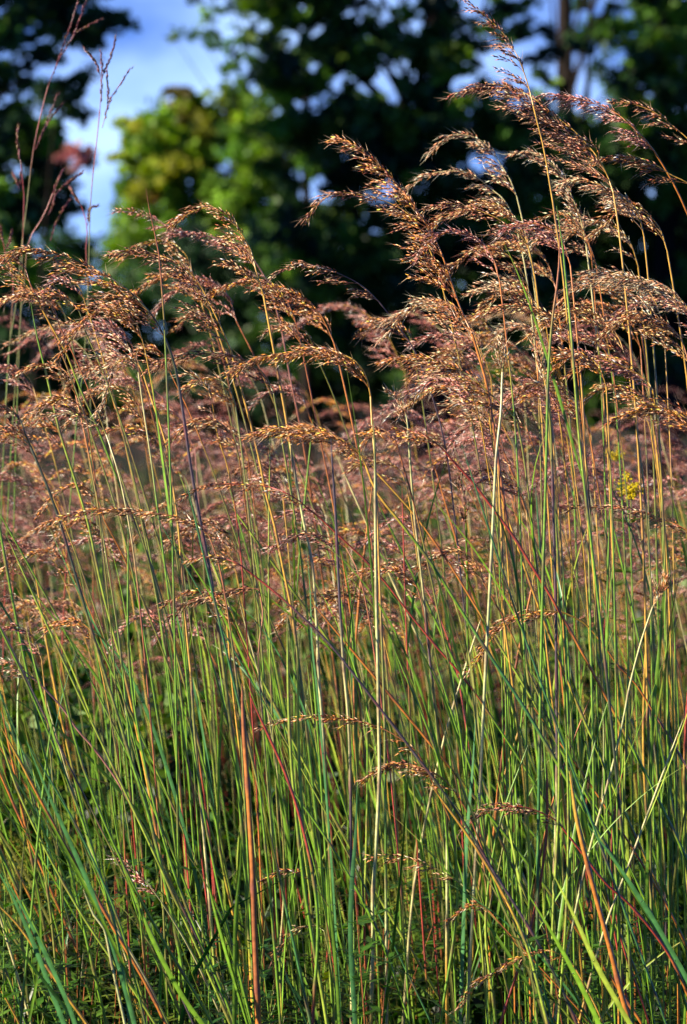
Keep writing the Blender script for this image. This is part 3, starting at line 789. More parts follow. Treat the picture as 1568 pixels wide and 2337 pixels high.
for label, stem, neck, fingers, dz in BLUE:
    Yd = FOC + dz + .4
    pts = to_ground([at(x, y, Yd) for x, y in stem], Yd)
    root = tag(empty('bluestem_grass', pts[-1]), label, 'bluestem grass', 'red bluestem stalks on the left', 'thing')
    up = [at(x, y, Yd) for x, y in neck[::-1]]
    path = catmull(up[:-1] + pts, 60)
    mb = MB()
    mb.tube(path, np.linspace(1.3, 2.3, 60) * U, blend_cols(['red', 'olive', 'green', 'red', 'green', 'orange', 'green'], 60), 6)
    mb.build('stem', M_STEM, root)
    for fi in fingers:
        S = catmull([at(x, y, Yd + rng.normal(0, .01)) for x, y in fi], 24)
        fb = MB()
        fb.tube(S, np.linspace(1.1, .6, 24) * U, RED[0], 5)
        ii = np.linspace(3, 23, 34).astype(int)
        Tt = norm(np.gradient(S, axis=0))[ii]
        off = norm(np.cross(Tt, rng.normal(size=(34, 3))))
        cc = np.array(RED)[rng.integers(0, 4, 34)] * rng.uniform(.7, 1.2, (34, 1))
        fb.spikelets(S[ii] + off * .001, norm(Tt + off * .22), .0105, .0034, cc)
        fb.hairs(S[ii] + Tt * .008, norm(Tt + off * .5), .010, .0006, (.4, .16, .12))
        fb.build('seed_finger', M_SPIKE, root, smooth=False)

# ------------------------------------------------------------------ bare stems and wide blades, one by one
GC = 'bare grass stems in the front row'
CULMS = [
 ("tall cream stem rising bolt upright through the centre to the bottom edge", ['olive', 'cream', 'cream', 'straw', 'cream', 'cream', 'gold', 'straw', 'cream'], 3.2,
  [(852, 960), (856, 1050), (858, 1300), (863, 1552), (865, 1690), (866, 1770), (858, 1941), (851, 2042), (851, 2167), (846, 2330)], -.25),
 ("thickest stem, rust-brown and upright in the lower left half", ['rust', 'orange', 'rust', 'orange', 'rust', 'rust'], 5.2,
  [(552, 1560), (557, 1670), (567, 1816), (577, 1991), (582, 2142), (590, 2337)], -.45),
 ("thick burnt-orange stem leaning left in the lower right", ['gold', 'orange', 'orange', 'orange', 'orange'], 4.8,
  [(1300, 1760), (1318, 1876), (1338, 1961), (1363, 2057), (1393, 2167), (1418, 2267), (1438, 2337)], -.42),
 ("dark purple upright stem left of the tall cream one", ['purple', 'purple', 'straw', 'purple', 'straw', 'olive', 'cream'], 2.9,
  [(755, 985), (758, 1050), (766, 1175), (773, 1326), (783, 1502), (795, 1640), (800, 1800), (802, 2100)], -.15),
 ("green stem with an orange band slanting through the left edge", ['green', 'lime', 'lime', 'gold', 'orange', 'orange', 'green'], 2.7,
  [(70, 690), (85, 770), (105, 850), (135, 980), (160, 1060), (200, 1190), (230, 1330), (255, 1430), (285, 1540), (315, 1680), (345, 1830)], .15),
 ("thin green stem with a needle tip standing before the sky gap", ['rust', 'green', 'green', 'green', 'olive'], 2.0,
  [(333, 430), (345, 500), (360, 560), (368, 640), (374, 720), (378, 800)], -.12),
 ("dark green pointed blade-like stem in right-hand thicket", ['rust', 'green', 'green', 'blue', 'green', 'green'], 2.8,
  [(1278, 510), (1275, 620), (1262, 720), (1254, 810), (1250, 900), (1247, 1050), (1240, 1300)], -.2),
 ("bright green stem climbing through the golden thicket", ['green', 'lime', 'green', 'dark', 'green', 'green', 'green'], 2.6,
  [(1270, 470), (1284, 560), (1292, 640), (1302, 740), (1310, 840), (1322, 1000), (1345, 1200), (1380, 1500), (1410, 1800)], -.2),
 ("pale green diagonal stem low across the lower left", ['lime', 'green', 'straw', 'lime', 'olive', 'green'], 2.6,
  [(0, 1656), (60, 1760), (130, 1900), (200, 2020), (260, 2110), (330, 2230), (380, 2330)], -.35),
 ("yellow diagonal stem in the bottom left corner", ['gold', 'gold', 'orange', 'gold', 'orange'], 3.0,
  [(-10, 2060), (40, 2110), (90, 2180), (150, 2270), (200, 2340)], -.5),
 ("orange stem slanting steeply across the lower left", ['gold', 'orange', 'orange', 'orange', 'green', 'green'], 2.9,
  [(0, 1655), (50, 1745), (100, 1840), (150, 1930), (205, 2020), (260, 2120), (330, 2240)], -.42),
 ("deep green stem standing nearly upright at the lower left", ['green', 'green', 'green', 'green'], 2.6,
  [(120, 1640), (105, 1750), (88, 1900), (75, 2050), (55, 2250)], -.4),
 ("white-dewed stem with violet bands near the bottom left", ['cream', 'cream', 'purple', 'cream', 'pinkstem'], 2.7,
  [(190, 2030), (215, 2090), (238, 2120), (255, 2200), (275, 2290), (285, 2337)], -.5),
 ("straw diagonal stem running parallel to the rusty plumes bottom right", ['straw', 'straw', 'gold', 'straw'], 2.4,
  [(1560, 1640), (1500, 1800), (1440, 1960), (1380, 2120), (1330, 2300)], -.2),
 ("lime stem standing upright behind the pale slanting stem lower right", ['lime', 'lime', 'lime', 'lime'], 2.8,
  [(1275, 1640), (1276, 1800), (1270, 1950), (1262, 2100), (1260, 2330)], -.3),
]


def culm(label, cols, r, stem, dz, group, nblade=0, cat='grass stem', name='grass_culm'):
    Yd = FOC + dz
    pts = to_ground([at(x, y, Yd) for x, y in stem], Yd)
    root = tag(empty(name, pts[-1]), label, cat, group, 'thing')
    n = 50
    path = catmull(pts, n)
    R = np.linspace(r * .95, r * 1.5, n) * U
    R[:4] *= np.array([.15, .5, .75, .9])
    Cc = blend_cols(cols, n)
    for q in np.linspace(0, n - 1, len(cols) + 1).astype(int)[1:-1]:
        R[q] *= 1.25
        Cc[q] = Cc[q] * .35 + np.array([.10, .03, .03])
    mb = MB()
    mb.tube(path, R, Cc, 7)
    mb.build('stem', M_STEM, root)
    for _ in range(nblade):
        q = int(n * rng.uniform(.2, .7))
        bl = MB()
        up = norm(path[q - 3] - path[q])
        make_blade(bl, path[q], norm(up + rng.normal(size=3) * .12), rng.uniform(.25, .6), rng.uniform(.0035, .0065),
                   random.choice(['green', 'blue', 'green', 'lime', 'olive', 'green']), rng.uniform(.08, .4))
        bl.build('leaf_blade', M_BLADE, root)
    return root


for c in CULMS:
    culm(*c, GC, 1 if c[2] < 4 else 0)

COLW = {'green': 'green', 'lime': 'yellow-green', 'gold': 'golden', 'orange': 'orange', 'red': 'red', 'straw': 'straw-pale', 'blue': 'blue-green', 'purple': 'dark purple', 'olive': 'olive'}


def zone(x):
    for lim, t in ((120, 'by the left edge'), (300, 'in the lower left'), (470, 'some way left of the rust-brown stem'), (575, 'just left of the rust-brown stem'), (700, 'just right of the rust-brown stem'),
                   (845, 'just left of the tall cream stem'), (960, 'just right of the tall cream stem'), (1120, 'well right of the cream stem'), (1270, 'left of the burnt-orange stem'),
                   (1400, 'beside the burnt-orange stem'), (1500, 'right of the burnt-orange stem')):
        if x < lim:
            return t
    return 'by the right edge'


for q in range(108):
    bx = rng.uniform(-40, 1640)
    u_ = rng.random()
    if bx < 600:
        sl = -.38 + rng.normal(0, .12)
    elif bx < 900:
        sl = -.10 + rng.normal(0, .07)
    else:
        sl = (-.04 + rng.normal(0, .06)) if u_ < .48 else (-.46 + rng.normal(0, .12)) if u_ < .84 else (.14 + rng.normal(0, .06))
    top = rng.uniform(950, 1800)
    foot = 2300
    H = foot - top
    bow = rng.normal(0, 30)
    stem = [(bx + sl * H, top), (bx + sl * H * .66 + bow, top + H * .33), (bx + sl * H * .3 + bow, top + H * .68), (bx, foot)]
    main = random.choices(['green', 'lime', 'gold', 'orange', 'red', 'straw', 'blue', 'purple'], [40, 18, 8, 10, 8, 5, 6, 2])[0]
    second = random.choice(['green', 'lime', 'olive', main, main])
    cols = [main, main, second, main, random.choice([main, 'green']), main]
    lean = 'leaning left' if sl < -.2 else 'upright' if abs(sl) < .1 else 'tilted right' if sl > 0 else 'slightly tilted'
    culm(f"{COLW[main]} grass stem, {lean}, without plume, rooted {zone(bx)}", cols, rng.uniform(1.6, 3.2), stem, rng.uniform(-.5, .9), 'bare grass stems in the lower half', int(rng.random() < .8) + int(rng.random() < .5))

BLADES = [
 ("broad dew-beaded blue-green blade slanting at the far left bottom", 'blue', 11, [(60, 1690), (105, 1800), (150, 1900), (190, 1990), (215, 2050)], -.5),
 ("broad dark green blade rising from the bottom left corner", 'blue', 13, [(0, 1985), (50, 2070), (100, 2170), (150, 2280), (175, 2350)], -.55),
 ("steep broad blue-green blade beside the yellow corner stem", 'blue', 12, [(-20, 1960), (30, 2050), (75, 2150), (120, 2270), (150, 2350)], -.52),
 ("glossy green blade sweeping from lower left to the bottom edge", 'green', 11, [(270, 1950), (320, 2080), (370, 2190), (420, 2280), (470, 2350)], -.5),
 ("silver-dewed green blade standing upright below the centre", 'blue', 6, [(700, 1250), (708, 1350), (712, 1470), (722, 1560), (735, 1700), (755, 1950)], -.3),
 ("broad mid-green blade slicing diagonally through the lower right", 'green', 15, [(1205, 2040), (1260, 2130), (1310, 2220), (1350, 2300), (1375, 2360)], -.5),
 ("long bright green blade beside the mid-green one lower right", 'lime', 13, [(1260, 1990), (1310, 2090), (1360, 2200), (1410, 2290), (1450, 2360)], -.5),
 ("blue-green blade curving down to the right above the red stem", 'blue', 13, [(1340, 1880), (1400, 1960), (1460, 2050), (1520, 2150), (1580, 2260)], -.45),
 ("narrow cyan-green blade standing at the lower middle", 'blue', 10, [(815, 1790), (812, 1900), (803, 2020), (800, 2150), (810, 2330)], -.42),
 ("wide green blade rising right of the tall cream stem", 'blue', 10, [(1085, 1640), (1078, 1760), (1066, 1900), (1060, 2050), (1050, 2330)], -.3),
 ("bright green blade at the bottom just left of the cream stem", 'green', 8, [(748, 1960), (752, 2060), (765, 2180), (775, 2330)], -.5),
 ("long green blade leaning into the bottom middle", 'green', 11, [(470, 1990), (495, 2100), (530, 2220), (570, 2350)], -.5),
 ("pale dewy blade standing against the rust-brown stem", 'green', 9, [(552, 1890), (548, 1990), (538, 2100), (535, 2330)], -.38),
 ("slim green blade with yellow tip in the sunlit right stand", 'lime', 12, [(1420, 1700), (1425, 1850), (1432, 2000), (1436, 2330)], .1),
 ("pointed blade poking up beside the spiky burr-like plume", 'green', 8, [(1520, 1190), (1515, 1320), (1508, 1450), (1490, 1640), (1480, 1900)], -.1),
 ("dewy green blade bent to a point under the long diagonal stalk", 'blue', 9, [(165, 1400), (215, 1440), (265, 1490), (290, 1530), (330, 1610), (370, 1720)], .1),
]
for label, col, wd, pts2, dz in BLADES:
    Yd = FOC + dz
    pts = to_ground([at(x, y, Yd) for x, y in pts2], Yd)
    n = 40
    path = catmull(pts, n)
    f = np.linspace(0, 1, n)
    W = wd * U * .5 * np.clip(f * 5, .03, 1) ** .7
    C = np.array(PAL[col])[None] * (1 + rng.normal(0, .07, (n, 1)))
    mb = MB()
    mb.ribbon(path, W, C, norm(np.array([.9, -.5 + rng.normal() * .3, .15])), .35)
    o = mb.build('long_grass_leaf', M_BLADE)
    dr = MB()
    for q in rng.integers(4, 36, 14):
        c0 = path[q] + [rng.uniform(-1, 1) * W[q] * .8, -.0012, .0008]
        th, ph = np.meshgrid(np.linspace(0, math.pi, 6), np.arange(8) / 8 * 2 * math.pi, indexing='ij')
        rr = rng.uniform(.0006, .0015)
        sv = c0 + rr * np.stack([np.sin(th) * np.cos(ph), np.sin(th) * np.sin(ph), np.cos(th)], -1).reshape(-1, 3)
        ia, ib = np.meshgrid(np.arange(5), np.arange(8), indexing='ij')
        dr.add(sv, (1, 1, 1), f4=np.stack([ia * 8 + ib, ia * 8 + (ib + 1) % 8, (ia + 1) * 8 + (ib + 1) % 8, (ia + 1) * 8 + ib], -1).reshape(-1, 4))
    dr.build('dew', M_DEW, o)['kind'] = 'stuff'
    tag(o, label, 'grass leaf', 'broad grass leaves in the front row', 'thing')

# ------------------------------------------------------------------ stalks out of focus behind: prototypes and their copies
def proto(tone, cols):
    H = rng.uniform(1.25, 1.6)
    lean = rng.uniform(.05, .3)
    base = np.array([0, 0, -.01])
    pts = [base, base + [-lean * .25, 0, H * .35], base + [-lean * .6, rng.normal() * .03, H * .7], base + [-lean, rng.normal() * .05, H]]
    ln = rng.uniform(.18, .30)
    hk = rng.uniform(.0, .5)
    j = pts[-1]
    pl = [j, j + [-ln * .2, 0, ln * .36], j + [-ln * .5, 0, ln * .56], j + [-ln * .8, 0, ln * (.58 - hk * .3)], j + [-ln * 1.1, 0, ln * (.55 - hk)]]
    return pts, pl, cols


def build_proto(label, tone):
    pts, pl, cols = proto(tone, random.choice([['gold', 'olive', 'green', 'lime'], ['rust', 'red', 'olive', 'green'], ['pinkstem', 'olive', 'lime', 'green'], ['straw', 'gold', 'lime', 'green']]))
    root = tag(empty('plume_grass', (0, 0, 0)), label, 'plume grass', 'blurred plumed stalks behind the sharp row', 'thing')
    mb = MB()
    mb.tube(catmull(pts, 20), np.linspace(.0024, .0012, 20), blend_cols(cols[::-1], 20), 5)
    mb.build('stem', M_STEM, root)
    S = catmull(pl, 16)
    rb, sp = MB(), MB()
    rb.tube(S, np.linspace(.0012, .0004, 16), PAL[cols[0]], 4)
    make_plume(rb, sp, S, rng.uniform(.07, .11), tone, rng.uniform(.7, 1.1))
    po = rb.build('plume', M_STEM, root)
    sp.build('spikelets', M_SPIKE, po, smooth=False)
    p = catmull(pts, 20)
    for _ in range(2):
        bl = MB()
        q = int(rng.integers(4, 11))
        make_blade(bl, p[q], norm(p[q + 1] - p[q] + rng.normal(size=3) * .015), rng.uniform(.3, .5), .006, random.choice(['green', 'lime', 'olive']), rng.uniform(.1, .4))
        bl.build('leaf_blade', M_BLADE, root)
    return root


FTONES = ['pink', 'mauve', 'bronze', 'pink', 'pink', 'mauve', 'bronze', 'pink', 'tan', 'mauve', 'pink', 'bronze']
protos = [(build_proto('blurred plumed stalk', t), t) for t in FTONES]
NMID = 130
mids = []
for q in range(NMID):
    Yd = 6.2 + 3.6 * (q / NMID) ** 1.4 + rng.uniform(-.1, .1)
    half = Yd * .12 + .1
    mids.append((rng.uniform(-half, half) + .12, Yd))


def zone_top(px):
    for lim, t in ((200, 'at the left edge'), (400, 'below the sky gap'), (600, 'below the pale tree'), (800, 'right of the cream stalk'), (1000, 'under the black shade of the trees'), (1200, 'behind the burnt-orange plume'), (1400, 'behind the golden thicket')):
        if px < lim:
            return t
    return 'at the right edge'


def px_right(x, Yd):
    return x / Yd > .02


for q, (x, Yd) in enumerate(mids):
    pr, tone = protos[q % len(protos)]
    o = pr if q < len(protos) else copy_tree(pr)
    s = rng.uniform(.64, 1.08) if px_right(x, Yd) else rng.uniform(.60, 1.05)
    o.location = (x, Yd, 0)
    o.scale = (s, s, s)
    o.rotation_euler = (0, 0, rng.uniform(-.5, .5))
    px = 784 + x / Yd / SENS * FLEN * 1568
    far = 'slightly soft' if Yd < 7.3 else 'blurred' if Yd < 9 else 'very blurred'
    o['label'] = f"{far} {TONEWORD[tone]} plumed stalk in the field {zone_top(px)}"

# ------------------------------------------------------------------ the rest of the field as masses nobody could count
def scatter(mb, arr, T, S, A):
    """append copies of the arrays of one prototype at T, scaled S, turned A"""
    v, c, f3, f4 = arr
    n = len(T)
    ca, sa = np.cos(A), np.sin(A)
    X = (v[None, :, 0] * ca[:, None] - v[None, :, 1] * sa[:, None]) * S[:, None] + T[:, 0, None]
    Y = (v[None, :, 0] * sa[:, None] + v[None, :, 1] * ca[:, None]) * S[:, None] + T[:, 1, None]
    Z = v[None, :, 2] * S[:, None] + T[:, 2, None]
    cc = c[None] * rng.uniform(.75, 1.25, (n, 1, 1))
    o3 = (np.arange(n) * len(v))[:, None, None]
    mb.add(np.stack([X, Y, Z], -1).reshape(-1, 3), cc.reshape(-1, 3), f3=(f3[None] + o3).reshape(-1, 3), f4=(f4[None] + o3).reshape(-1, 4))


def field_points(n, y0, y1, left=.8, right=.6, power=1.0):
    """evenly over the wedge we look into, with a margin to each side"""
    pts = []
    while len(pts) < n:
        m = n * 3
        y = y0 + (y1 - y0) * rng.random(m) ** power
        hw = y1 * .125 + max(left, right)
        x = rng.uniform(-hw, hw, m)
        ok = (x > -(y * .125 + left)) & (x < y * .125 + right)
        pts.extend(zip(x[ok], y[ok]))
    return np.array(pts[:n])


far = MB()
for q in range(9):
    tone = ['pink', 'mauve', 'bronze', 'pink', 'mauve', 'pink', 'mauve', 'bronze', 'pink'][q]
    pts, pl, cols = proto(tone, random.choice([['gold', 'olive', 'green'], ['rust', 'red', 'olive'], ['pinkstem', 'olive', 'lime']]))
    one = MB()
    one.tube(catmull(pts, 7), np.linspace(.003, .0016, 7), blend_cols(cols[::-1], 7), 3)
    make_plume(one, one, catmull(pl, 10), rng.uniform(.06, .09), tone, .8, lod=1, spike=.012)
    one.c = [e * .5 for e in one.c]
    m = 85
    P = field_points(m, 9.5, 27, 2.0, 1.0, .8)
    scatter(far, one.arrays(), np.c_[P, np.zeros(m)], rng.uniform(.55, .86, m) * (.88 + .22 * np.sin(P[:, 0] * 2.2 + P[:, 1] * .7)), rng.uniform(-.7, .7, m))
for q in range(10):                                    # smaller stalks in the nearer field
    pts, pl, cols = proto(['pink', 'bronze', 'tan'][q % 3], random.choice([['gold', 'olive', 'green'], ['rust', 'red', 'green'], ['straw', 'lime', 'green']]))
    one = MB()
    one.tube(catmull(pts, 9), np.linspace(.0026, .0014, 9), blend_cols(cols[::-1], 9), 4)
    make_plume(one, one, catmull(pl, 12), rng.uniform(.08, .12), ['pink', 'bronze', 'pink', 'mauve', 'pink'][q % 5], 1.0, lod=1, spike=.0115)
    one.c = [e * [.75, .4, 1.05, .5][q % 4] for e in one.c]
    m = 48
    P = field_points(m, 6.6, 10.0, .3, .2)
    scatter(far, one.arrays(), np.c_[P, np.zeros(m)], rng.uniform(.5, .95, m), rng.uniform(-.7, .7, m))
for q in range(6):                                     # the same field goes on outside the frame, to the left
    pts, pl, cols = proto(['pink', 'bronze', 'tan'][q % 3], ['gold', 'olive', 'green'])
    one = MB()
    one.tube(catmull(pts, 7), np.linspace(.003, .0016, 7), blend_cols(cols[::-1], 7), 3)
    make_plume(one, one, catmull(pl, 10), rng.uniform(.06, .09), 'bronze', .8, lod=1, spike=.012)
    m = 45
    y = rng.uniform(4.8, 9.5, m)
    x = -(y * .125 + .15) - rng.uniform(0, 3.2, m)
    scatter(far, one.arrays(), np.c_[x, y, np.zeros(m)], rng.uniform(.8, 1.05, m), rng.uniform(-.7, .7, m))
tag(far.build('plume_grass_field', M_SPIKE, smooth=False), 'reddish haze of distant plumed grass filling the field up to the trees', 'grass field', kind='stuff')


def blade_arrays(h, wd, arch, col, n=7):
    b = MB()
    make_blade(b, (0, 0, -.01), norm([rng.normal() * .16 - .12, rng.normal() * .15, 1]), h, wd, col, arch, n=n)
    return b.arrays()


ug = MB()
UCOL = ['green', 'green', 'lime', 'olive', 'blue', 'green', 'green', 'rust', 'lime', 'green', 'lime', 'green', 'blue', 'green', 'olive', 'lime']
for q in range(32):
    a = blade_arrays(rng.uniform(.55, 1.15), rng.uniform(.005, .011), rng.uniform(.05, .55), np.array(PAL[UCOL[q % 16]]) * np.array([.20, .34, .3]))  # palette darkened: shade between the stems put into the leaf colour
    m = 36
    P = field_points(m, 5.1, 9.0, 2.6, .7, .9)
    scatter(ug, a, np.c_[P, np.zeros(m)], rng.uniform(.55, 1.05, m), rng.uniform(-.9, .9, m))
    m = 80
    P = field_points(m, 8.5, 40, 2.0, 1.2, .75)
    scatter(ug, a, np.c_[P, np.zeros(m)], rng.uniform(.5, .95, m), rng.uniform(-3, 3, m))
for q in range(16):                                    # unseen tall leaves added left of the view to shade its foot
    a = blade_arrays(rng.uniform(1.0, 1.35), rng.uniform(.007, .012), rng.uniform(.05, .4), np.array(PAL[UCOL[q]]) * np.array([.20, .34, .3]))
    m = 60
    y = rng.uniform(5.0, 10.0, m)
    x = -(y * .125 + .1) - rng.uniform(0, 3.0, m)
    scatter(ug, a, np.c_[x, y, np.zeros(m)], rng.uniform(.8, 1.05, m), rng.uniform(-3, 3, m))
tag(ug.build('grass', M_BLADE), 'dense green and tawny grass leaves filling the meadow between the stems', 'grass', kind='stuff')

# low leafy ground cover among the grass
gc = MB()
for y0, y1, n, hmax, l0, l1 in ((5.7, 7.2, 3200, .55, .02, .06), (7.0, 11, 4200, .98, .035, .085), (11, 22, 3200, .9, .04, .09)):
    P2 = field_points(n, y0, y1, 1.6, .8, .9)
    lump = .5 + .5 * np.sin(P2[:, 0] * 4.1 + 1.3 * np.sin(P2[:, 1] * 2)) * np.cos(P2[:, 1] * 2.3 + P2[:, 0])
    hh = rng.uniform(.03, 1, n) ** .7 * hmax * lump
    cl = np.repeat(np.c_[P2, hh], 12, 0) + rng.normal(0, .05, (n * 12, 3))
    cl[:, 2] = np.abs(cl[:, 2])
    col = np.repeat(np.array([(.010, .045, .003), (.030, .11, .006), (.09, .19, .010), (.005, .022, .003)])[rng.integers(0, 4, n)], 12, 0) * rng.uniform(.7, 1.3, (n * 12, 1))  # darkest greens carry the shade of the gaps in the leaf colour
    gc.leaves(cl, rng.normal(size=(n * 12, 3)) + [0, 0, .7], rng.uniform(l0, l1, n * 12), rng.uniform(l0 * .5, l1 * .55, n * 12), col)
tag(gc.build('ground_cover_plants', M_FORB, smooth=False), 'low leafy weeds in the gaps under the grass, coloured dark for shade', 'ground cover', kind='stuff')

# ------------------------------------------------------------------ goldenrod and other leafy plants
def goldenrod(label, px, py, Yd, h, flower=True, fl=(.90, .70, .01), head=.05):
    top = at(px, py, Yd)
    base = np.array([top[0] + rng.normal() * .04, Yd, 0])
    root = tag(empty('goldenrod', base), label, 'goldenrod', 'goldenrod plants in the field')
    P = catmull([base, base * .5 + top * .5 + [rng.normal() * .02, 0, 0], top], 14)
    s = MB()
    s.tube(P, np.linspace(.003, .0015, 14), PAL['olive'], 5)
    s.build('stem', M_STEM, root)
    n = 120
    t = rng.uniform(.15, .97, n)
    i_ = np.minimum((t * 13).astype(int), 12)
    a = rng.uniform(0, 6.28, n)
    D = np.c_[np.cos(a), np.sin(a), rng.uniform(.1, .5, n)]
    ln = rng.uniform(.04, .09, n)
    lf = MB()
    lf.leaves(P[i_] + D * ln[:, None] * .5, np.cross(D, np.c_[-np.sin(a), np.cos(a), 0 * a]), ln, ln * .2, np.array([(.10, .17, .025)]) * rng.uniform(.6, 1.4, (n, 1)), ax=D)
    lf.build('foliage', M_FORB, root, smooth=False)
    if flower:
        fb = MB()
        m = 360
        for kx in range(7):
            a = rng.uniform(0, 6.28)
            e = top + np.array([math.cos(a) * head * rng.uniform(.4, 1.3), math.sin(a) * head, -rng.uniform(0, head * 1.4)])
            q = rng.uniform(0, 1, (m // 7, 1))
            st = top - [0, 0, head * 1.5]
            p = st * (1 - q) + e * q + rng.normal(0, head * .12, (m // 7, 3))
            fb.spikelets(p, rng.normal(size=p.shape) + [0, 0, .6], head * .16, head * .12, np.tile(fl, (len(p), 1)) * rng.uniform(.7, 1.2, (len(p), 1)))
        fb.build('flower_head', M_FORB, root, smooth=False)
    return root


goldenrod('yellow flowering goldenrod blurred behind the stems at right, upper flower', 1404, 1012, 6.7, 1.2, head=.024)
goldenrod('yellow flowering goldenrod blurred behind the stems at right, lower flower', 1440, 1078, 6.15, 1.2, head=.036)
for q, (px, py, y) in enumerate([(890, 1920, 6.7), (930, 1960, 6.6), (970, 1935, 6.9), (900, 2010, 6.5), (1000, 2000, 6.6), (950, 1890, 7.0)]):
    goldenrod('budding yellow-green weed in the gap right of the cream stem', px, py, y, .7, True, (.36, .40, .04), .05)['group'] = 'budding weeds right of the cream stem'
for q, (px, py, y) in enumerate([(20, 1960, 6.4), (60, 1900, 6.6), (100, 1990, 6.3), (-20, 2050, 6.2), (150, 2060, 6.3), (50, 2100, 6.2)]):
    goldenrod('budding yellow-green weed at the lower left edge', px, py, y, .7, True, (.40, .40, .04), .045)['group'] = 'budding weeds at the lower left edge'

# low leafy plants among the feet of the stems
def leafy(label, px, py, Yd, hue_, w):
    p = at(px, py, Yd)
    base = np.array([p[0], Yd, 0.0])
    root = tag(empty('leafy_weed', base), label, 'weed', 'leafy weeds at the feet of the stems', 'thing')
    sb, lf = MB(), MB()
    for a in range(int(rng.integers(4, 7))):
        e = p + [rng.normal() * w, rng.normal() * w * .6, -abs(rng.normal()) * w]
        P = catmull([base, base * .45 + e * .55 + rng.normal(0, .02, 3), e], 14)
        sb.tube(P, np.linspace(.0022, .0009, 14), PAL[random.choice(['olive', 'green', 'rust'])], 4)
        n = 46
        t = np.linspace(.25, 1, n) * 12.99
        i_ = t.astype(int)
        an = np.arange(n) * 2.4
        D = np.c_[np.cos(an), np.sin(an), rng.uniform(.0, .6, n)]
        ln = rng.uniform(.022, .05, n)
        lf.leaves(P[i_] + D * ln[:, None] * .5, np.cross(D, np.c_[-np.sin(an), np.cos(an), 0 * an]), ln, ln * .36, np.array([hue_]) * rng.uniform(.6, 1.5, (n, 1)), ax=D)
    sb.build('stem', M_STEM, root)
    lf.build('foliage', M_FORB, root, smooth=False)


for q in range(46):
    left = q < 20
    px, py = (rng.uniform(-40, 420), rng.uniform(1880, 2300)) if left else (rng.uniform(420, 1568), rng.uniform(1950, 2300))
    leafy('small leafy weed low among the stems ' + ('at the lower left' if left else 'along the bottom'), px, py, rng.uniform(5.0, 6.4),
          [(.05, .14, .015), (.08, .17, .02), (.03, .10, .02), (.14, .20, .02)][q % 4], .06)

# ------------------------------------------------------------------ trees
def tree(name, label, base, H, r, clumps, leaf, pal, cat='tree', group=None, trunk_lean=(0, 0), bark=(.018, .014, .012), flat=.75, forks=()):
    base = np.array(base, float)
    root = tag(empty(name, base), label, cat, group)
    tb = MB()
    T = catmull([base - [0, 0, .05], base + [trunk_lean[0] * .3, trunk_lean[1] * .3, H * .35], base + [trunk_lean[0], trunk_lean[1], H * .9]], 16)
    tb.tube(T, np.linspace(r, r * .25, 16) * (1 + .25 * np.exp(-np.arange(16) * 1.2)), bark, 10)
    cb = MB()
    pal = np.array(pal)
    for kk, (cx, cy, cz, cr, n, *own) in enumerate(clumps):
        cpos = np.array([cx, cy, cz])
        t = np.clip((cz - base[2]) / H * .75, .12, .88)
        st = T[int(t * 15)]
        mid = st * .45 + cpos * .55 + [0, 0, .12 * np.linalg.norm(cpos - st)]
        if kk % 9 == 0:
            mid = mid + rng.normal(0, .25, 3)
            tb.tube(catmull([st, st * .75 + cpos * .25 + [0, 0, .3], mid, cpos], 11), np.linspace(r * .2, r * .03, 11), bark, 5)
        # twigs in the clump, leaves strung round them
        nt_ = max(3, int(n / 45))
        a = norm(rng.normal(size=(nt_, 3)))
        ends = cpos + a * cr * rng.uniform(.45, 1.1, (nt_, 1)) * [1, 1, flat]
        per = int(n / nt_)
        cc = (np.array(own[0]) if own else pal[rng.integers(0, len(pal))]) * rng.uniform(.7, 1.35)
        for e in ends:
            f = rng.uniform(.25, 1.1, (per, 1))
            p = cpos * (1 - f) + e * f + rng.normal(0, cr * .16, (per, 3)) * [1, 1, .7]
            c = np.clip(cc * rng.uniform(.75, 1.25) * rng.uniform(.7, 1.4, (per, 1)), .004, .5)
            cb.leaves(p, rng.normal(size=(per, 3)) + [0, 0, .7], leaf * rng.uniform(.7, 1.3, per), leaf * .62 * rng.uniform(.7, 1.2, per), c)
    tb.build('trunk', M_BARK, root)
    cb.build('crown', M_TREE, root, smooth=False)
    return root


def box_clumps(n, x0, x1, z0, z1, Yd, dep, cr, leaves, skip=None, px=True):
    """clumps filling a stretch of the view (in photograph units) at distance Yd, dep metres deep"""
    o = []
    while len(o) < n:
        x, z = rng.uniform(x0, x1), rng.uniform(z0, z1)
        if skip and skip(x, z):
            continue
        y = Yd + rng.uniform(-dep, dep)
        p = at(x, z, y)
        if p[2] < .5:
            continue
        o.append((p[0], p[1], p[2], cr * rng.uniform(.6, 1.3), int(leaves * rng.uniform(.6, 1.3))))
    return o


DK = [(.022, .060, .020), (.032, .085, .022), (.055, .12, .022), (.015, .045, .020)]  # dark greens, deep shade of the woods put into the leaf colour
MG = [(.09, .20, .02), (.14, .26, .025), (.06, .14, .022)]  # mid greens, also mixed into dark crowns as painted sunlit patches
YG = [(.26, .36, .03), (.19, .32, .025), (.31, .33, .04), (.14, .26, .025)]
BR = [(.22, .15, .05), (.18, .16, .04)]

